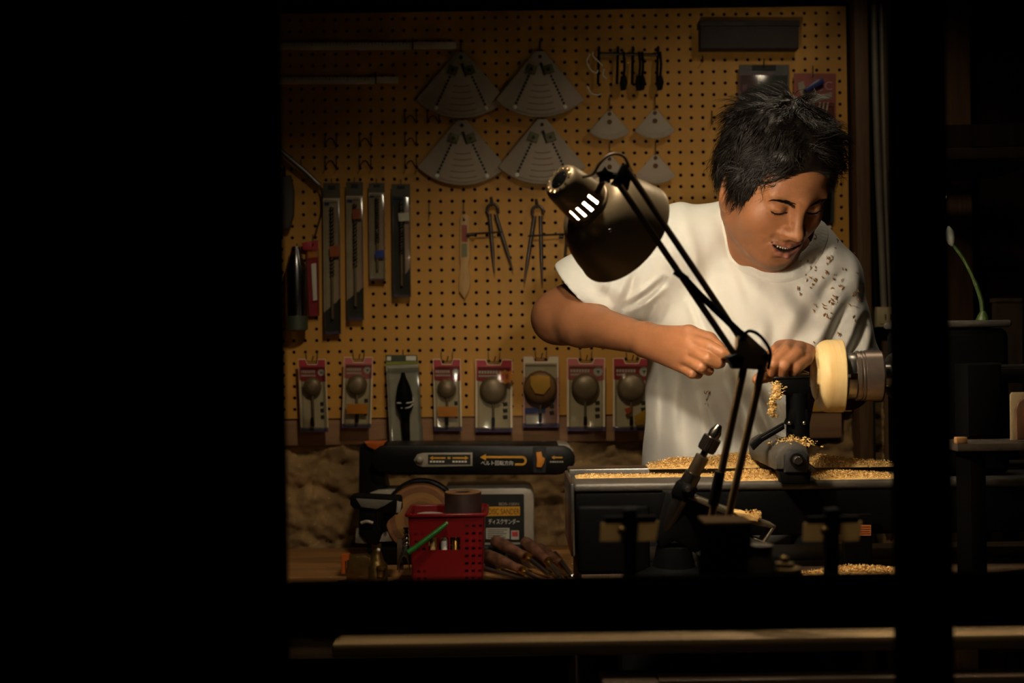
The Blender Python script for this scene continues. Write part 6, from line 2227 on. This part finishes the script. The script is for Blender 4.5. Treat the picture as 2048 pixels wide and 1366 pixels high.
# contents
t = thing('abrasive_roll', 'dark brown roll of abrasive tape standing in the red basket', 'tape roll', P(926, 1035, DB + 0.06))
zt5 = P(926, 990, DB + 0.02).z
cx_ = P(926, 1000, DB + 0.06)
MB().lathe([(-0.07, 0.015), (-0.07, 0.034), (0, 0.034), (0.0, 0.015), (-0.07, 0.015)], (cx_.x, DB + 0.060, zt5), (0, 0, 1), 48, caps=False).build('roll', mat('dark_brown_roll', (52, 28, 22), 0.6), t)
MB().lathe([(0.0002, 0.0145), (0.0012, 0.0145), (0.0012, 0.0325), (0.0002, 0.0325)], (cx_.x, DB + 0.060, zt5), (0, 0, 1), 48, caps=False).build('paper_edge', mat('tan_paper_edge', (170, 120, 74), 0.8), t)
for k in range(3):
    MB().lathe([(0.0013, 0.018 + 0.005 * k), (0.0016, 0.0185 + 0.005 * k), (0.0013, 0.019 + 0.005 * k)], (cx_.x, DB + 0.060, zt5), (0, 0, 1), 48, caps=False).build('winding', mat('dark_brown_roll', (52, 28, 22)), t)
t = thing('white_disc_pack', 'white paper disc lying in the red basket left of the roll', 'sanding disc', P(862, 1040, DB + 0.04))
MB().lathe([(0, 0.008), (0, 0.030), (0.004, 0.030), (0.004, 0.008), (0, 0.008)], (P(862, 1030, DB + 0.045).x, DB + 0.045, zr - 0.012), (0.05, -0.12, 1), 40, caps=False).build('paper_disc', mat('pale_label', (176, 170, 156)), t)
MB().lathe([(-0.05, 0.009), (0.003, 0.009)], (P(862, 1030, DB + 0.045).x, DB + 0.045, zr - 0.012), (0.05, -0.12, 1), 20).build('core_tube', mat('pale_beech', (196, 152, 92)), t)
for k, (x, m_, s_) in enumerate(((866, mat('pale_beech', (196, 152, 92)), 'pale wooden stick inside the red basket, seen through its left slot'), (888, M_STEELW, 'steel rod inside the red basket, seen through its middle slot'), (910, M_BRASS, 'brass rod inside the red basket, seen through its right slot'))):
    a_ = P(x, 1060, DB + 0.018)
    o = MB().lathe([(0, 0.0), (0.001, 0.006), (0.085, 0.006), (0.09, 0.003), (0.09, 0.0)], (a_.x, DB + 0.016, ZB1 + 0.0026), (0.0, 0.04, 1), 12).build('stick', m_)
    tag(o, s_, 'stick')
# green stick in front
t = thing('green_stick', 'green plastic stick leaning diagonally across the red basket', 'stick', P(815, 1106, DB - 0.03))
MB().tube([P(816, 1105, DB - 0.022), P(830, 1096, DB - 0.02), P(888, 1052, DB - 0.012), P(893, 1047, DB - 0.011)], [0.0052, 0.005, 0.0042, 0.003], 10).build('stick_body', mat('leaf_green_plastic', (30, 108, 36), 0.4), t)
MB().ball(P(893, 1047, DB - 0.011), 0.0036, n=10).build('tip', mat('pale_green_tip', (110, 150, 90), 0.4), t)

# ------------------------------------------------------------------ brass clamp with black plate
DC = 2.14
vs_ = thing('table_clamp', 'brass clamp with a black tilted top plate left of the basket', 'clamp', Vector((P(740, 1150, DC).x, DC + 0.02, ZB1)))
M_DBR = mat('tarnished_brass', (128, 100, 52), 0.42, metal=0.8, var=0.2)
tp_ = MB().slab([(700, 994), (708, 992), (796, 996), (800, 1000), (801, 1022), (794, 1030), (744, 1022), (708, 1018), (700, 1010)], DC, 0.05, 0.003).build('top_plate', M_PLB, vs_)
MB().slab([(712, 997), (786, 1001), (768, 1012), (754, 1018), (722, 1014)], DC - 0.001, 0.002, 0.0004).build('grey_insert', mat('dull_grey_insert', (110, 104, 92), 0.5), tp_)
MB().slab([(794, 1002), (803, 1006), (800, 1026), (792, 1026)], DC - 0.004, 0.012, 0.001).build('side_lug', M_SGRY, tp_)
MB().slab([(718, 1018), (752, 1022), (752, 1056), (762, 1070), (756, 1088), (736, 1088), (718, 1066)], DC + 0.004, 0.03, 0.003).build('neck', M_PLB, vs_)
MB().slab([(768, 1024), (794, 1026), (776, 1042), (764, 1070), (760, 1060)], DC + 0.012, 0.012, 0.002).build('support_arm', M_PLB, vs_)
MB().slab([(712, 1058), (722, 1056), (736, 1072), (734, 1088), (710, 1086)], DC + 0.010, 0.012, 0.001).build('scale_plate', mat('dull_grey_insert', (110, 104, 92)), vs_)
MB().tube(curve([P(722, 1046, DC - 0.002), P(734, 1043, DC - 0.003), P(746, 1046, DC - 0.002)], 5), 0.003, 8).build('pale_collar', M_SGRY, vs_)
c = P(752, 1100, DC + 0.012)
MB().lathe([(0, 0.020), (0.035, 0.020), (0.043, 0.014), (0.055, 0.010), (0.062, 0.008), (0.075, 0.009)], (c.x, DC + 0.02, ZB1), (0, 0, 1), 28).build('pillar', M_DBR, vs_)
MB().slab([(694, 1114), (730, 1110), (742, 1116), (742, 1160), (692, 1160)], DC + 0.006, 0.03, 0.004).build('clamp_jaw', M_DBR, vs_)
MB().slab([(682, 1110), (698, 1109), (698, 1120), (690, 1124), (690, 1148), (682, 1148)], DC + 0.004, 0.02, 0.002).build('orange_pad', mat('orange_plastic', (190, 90, 24)), vs_)
MB().lathe([(0, 0.006), (0.012, 0.006), (0.014, 0.009), (0.018, 0.009), (0.020, 0.004)], P(760, 1140, DC + 0.0) + Vector((0, 0, -0.012)), (0.15, 0, 1), 16).build('screw', M_DBR, vs_)
MB().ball(P(757, 1100, DC - 0.004), 0.0035, n=10).build('bright_rivet', M_STEELW, vs_)

# standing spade bit
DQ = 2.12
t = thing('spade_bit', 'steel bit with an arched foot standing beside the basket', 'drill bit', Vector((P(806, 1145, DQ).x, DQ + 0.01, ZB1)))
ar = [(796, 1146), (797, 1122), (801, 1108), (806, 1098), (808, 1090), (818, 1090), (819, 1146), (817, 1146), (817, 1130), (813, 1116), (807, 1112), (802, 1120), (799, 1132), (799, 1146)]
MB().slab(ar, DQ, 0.010, 0.0008).build('arch', M_STEEL, t)
MB().rect(794, 1078, 806, 1140, DQ + 0.012, 0.012, 0.001).build('brown_block', mat('brown_block_wood', (74, 52, 36), 0.6), t)
cm = MB()
for ph in (0, math.pi):
    pts = []
    a_, b_ = P(812, 1092, DQ + 0.004), P(812, 1056, DQ + 0.004)
    for k in range(31):
        u = k / 30
        an = u * 2 * math.pi * 2 + ph
        pts.append(a_.lerp(b_, u) + Vector((math.cos(an) * 0.0032, math.sin(an) * 0.0032, 0)))
    cm.tube(pts, 0.0020, 6)
cm.cyl(P(812, 1094, DQ + 0.004), P(812, 1055, DQ + 0.004), 0.0022, n=10)
cm.build('twist', M_STEEL, t)

# ------------------------------------------------------------------ chisels
M_CHH = mat('mottled_brown_chisel_wood', (128, 84, 62), 0.5, var=0.25, vscale=60, col2=(66, 40, 30))
def chisel(b_, f_, tip, label, r=0.0125):
    b_, f_, tip = Vector(b_), Vector(f_), Vector(tip)
    t = thing('wood_chisel', label, 'chisel', (b_ + f_) / 2, 'turning chisels beside the basket')
    L = (f_ - b_).length
    MB().lathe([(0, 0.0), (0.001, r * 0.5), (0.004, r * 0.85), (0.012, r), (L * 0.35, r * 1.02), (L * 0.62, r * 0.82), (L * 0.82, r * 0.70), (L * 0.94, r * 0.76), (L, r * 0.70)], b_, f_ - b_, 20).build('handle', M_CHH, t)
    MB().lathe([(0, r * 0.74), (0.009, r * 0.70), (0.010, r * 0.4)], f_, f_ - b_, 20).build('ferrule', M_BRASS, t)
    MB().tube([f_ + (tip - f_) * 0.02, f_.lerp(tip, 0.3), tip], [r * 0.30, r * 0.42, r * 0.40], 10).build('blade', M_STEEL, t)


rb = thing('chisel_rest', 'low wooden rest block under the chisel handles', 'wood block', Vector((P(1030, 1100, 2.30).x, 2.30, ZB1)))
MB().box((P(1030, 1100, 2.305).x, 2.305, ZB1 + 0.013), (0.12, 0.026, 0.026), bev=0.002).build('block', M_BENCH2, rb)
for xq in (-0.03, 0.0, 0.03):
    MB().cyl(Vector((P(1030, 1100, 2.305).x + xq + 0.008, 2.305, ZB1 + 0.026)), Vector((P(1030, 1100, 2.305).x + xq + 0.008, 2.305, ZB1 + 0.030)), 0.003, n=10).build('peg', M_BENCH2, rb)
chisel(P(986, 1080, 2.325), P(1052, 1113, 2.25), P(1098, 1150, 2.19), 'turning chisel with its butt against the sander, uppermost of the pile')
chisel(P(970, 1108, 2.28), P(1044, 1140, 2.19), P(1084, 1166, 2.13), 'turning chisel lying lowest and nearest the red basket', 0.0115)
chisel(P(1048, 1082, 2.325), P(1096, 1122, 2.24), P(1122, 1158, 2.16), 'turning chisel in the middle of the pile pointing at the viewer', 0.0125)
chisel(P(1078, 1094, 2.32), P(1122, 1128, 2.24), P(1150, 1160, 2.16), 'turning chisel at the right, next to the lathe foot', 0.0105)
o = MB().tube([P(965, 1136, 2.20), P(1010, 1150, 2.17), P(1046, 1162, 2.14)], [0.0045, 0.005, 0.003], 10).build('steel_rod', M_STEEL)
tag(o, 'bare steel bar lying under the lowest chisel', 'steel bar')
o = MB().tube([P(1004, 1140, 2.24), P(1040, 1152, 2.19), P(1066, 1162, 2.16)], [0.003, 0.0035, 0.003], 10).build('steel_rod', M_STEEL)
tag(o, 'thin steel bar lying under the middle chisel', 'steel bar')
t = thing('ball_driver', 'steel tool with a shiny ball end by the lathe foot', 'tool', P(1142, 1154, 2.14))
MB().ball(P(1144, 1154, 2.14), 0.0082, n=20).build('ball_end', mat('polished_steel', (200, 196, 188)), t)
MB().tube([P(1142, 1150, 2.145), P(1118, 1118, 2.27), P(1110, 1108, 2.32)], [0.005, 0.006, 0.006], 10).build('shank', M_DSTEEL, t)
# ------------------------------------------------------------------ beyond the right window post
t = thing('flower_stem', 'single green flower stem with a closed pale bud behind the post', 'flower', P(1962, 640, 1.72))
M_STEM = mat('green_stem', (50, 68, 18), 0.5)
MB().tube(curve([P(1966, 642, 1.72), P(1962, 600, 1.72), P(1948, 560, 1.72), P(1928, 520, 1.72), P(1904, 486, 1.72)]), [0.0034] * 16 + [0.0026] * 17, 8).build('stem', M_STEM, t)
ax_ = (P(1896, 454, 1.72) - P(1904, 492, 1.72))
MB().lathe([(0, 0.002), (0.004, 0.005), (0.012, 0.0072), (0.022, 0.0058), (0.029, 0.002), (0.030, 0.0)], P(1905, 492, 1.72), ax_, 16).build('bud', mat('pale_bud', (96, 98, 86), 0.6), t)
MB().lathe([(0, 0.009), (0.004, 0.010), (0.012, 0.006), (0.016, 0.0036)], P(1966, 644, 1.72), (0, 0, 1), 16).build('stem_foot', M_STEM, t)
# wall shelf, planks in the dark
DR = 2.2
sh = thing('wall_shelf', 'dim brown wooden shelf high up behind the right pane', 'shelf', P(1990, 300, DR))
MB().slab([(1880, 298), (2120, 290), (2120, 312), (1880, 320)], DR, 0.30, 0.002).build('board', M_DARKWALL, sh)
MB().slab([(1880, 250), (2120, 244), (2120, 288), (1880, 296)], DR + 0.28, 0.01).build('back_board', M_DARKWALL, sh)
for x in (1892, 2090):
    MB().slab([(x, 316), (x + 8, 316), (x + 8, 380), (x, 380)], DR + 0.22, 0.1).build('bracket', M_BLACK, sh)
MB().tube(curve([P(1893, 318, 2.19), P(1892, 360, 2.185), P(1892, 392, 2.18)], 4), 0.0012, 6).build('hook_wire', M_BLACK, sh)
MB().ball(P(1892, 396, 2.18), 0.0034, (1, 1, 1.4), n=10).build('bright_bead', mat('polished_steel', (200, 196, 188)), sh)
t = thing('plywood_sheet', 'dim brown upright board behind the motor at the right edge', 'board', P(2020, 760, 2.1))
MB().slab([(1992, 600), (2046, 600), (2046, 800), (1992, 800)], 2.1, 0.02, 0.002).build('panel', M_DARKWALL, t)
MB().slab([(1992, 596), (2046, 596), (2046, 604), (1992, 604)], 2.095, 0.03, 0.002).build('top_strip', M_DARKWALL, t)
MB().cyl(P(2018, 800, 2.11), Vector((P(2018, 800, 2.11).x, 2.11, 0.0)), 0.015, n=12).build('leg', M_BLACK, t)
# motor block, bar and handwheel parts of the lathe right of the headstock
MB().slab([(1934, 728), (2006, 726), (2008, 790), (1996, 872), (1936, 876)], 1.55, 0.05, 0.006).build('motor_block', M_BEDB, lathe)
MB().cyl(P(1990, 735, 1.60), P(2110, 733, 1.60), 0.004, n=16).build('guide_bar', M_STEEL, lathe)
MB().cyl(P(1990, 752, 1.62), P(2110, 750, 1.62), 0.010, n=16).build('ram', M_DSTEEL, lathe)
t = thing('parts_tray', 'low brown wooden tray at the right edge below the steel bar', 'tray', P(1990, 890, 1.52))
zt6 = P(1990, 884, 1.50).z
xa_ = P(1912, 884, 1.5).x
MB().box((xa_ + 0.12, 1.53, zt6 - 0.006), (0.24, 0.07, 0.010), bev=0.001).build('board', mat('dim_tray_wood', (46, 32, 18), 0.8), t)
MB().box((xa_ + 0.006, 1.50, zt6 + 0.003), (0.014, 0.010, 0.008), bev=0.001).build('end_stop', M_BENCH, t)
for x in (0.03, 0.21):
    MB().box((xa_ + x, 1.53, (zt6 - 0.011 + ZB2) / 2), (0.02, 0.05, zt6 - 0.011 - ZB2), bev=0.001).build('leg', M_BLACK, t)
t = thing('beige_card', 'beige card with rounded top standing on the tray at the right edge', 'card', P(2036, 880, 1.5))
MB().slab([(2022, 880), (2021, 790), (2024, 785), (2070, 784), (2070, 880)], 1.51, 0.003, 0.0005).build('sheet', M_CARD, t)
MB().slab([(2034, 880), (2032, 820), (2038, 804), (2050, 796), (2070, 794), (2070, 880)], 1.502, 0.006, 0.002).build('brown_pouch', mat('brown_leather_pouch', (88, 54, 28), 0.6), t)
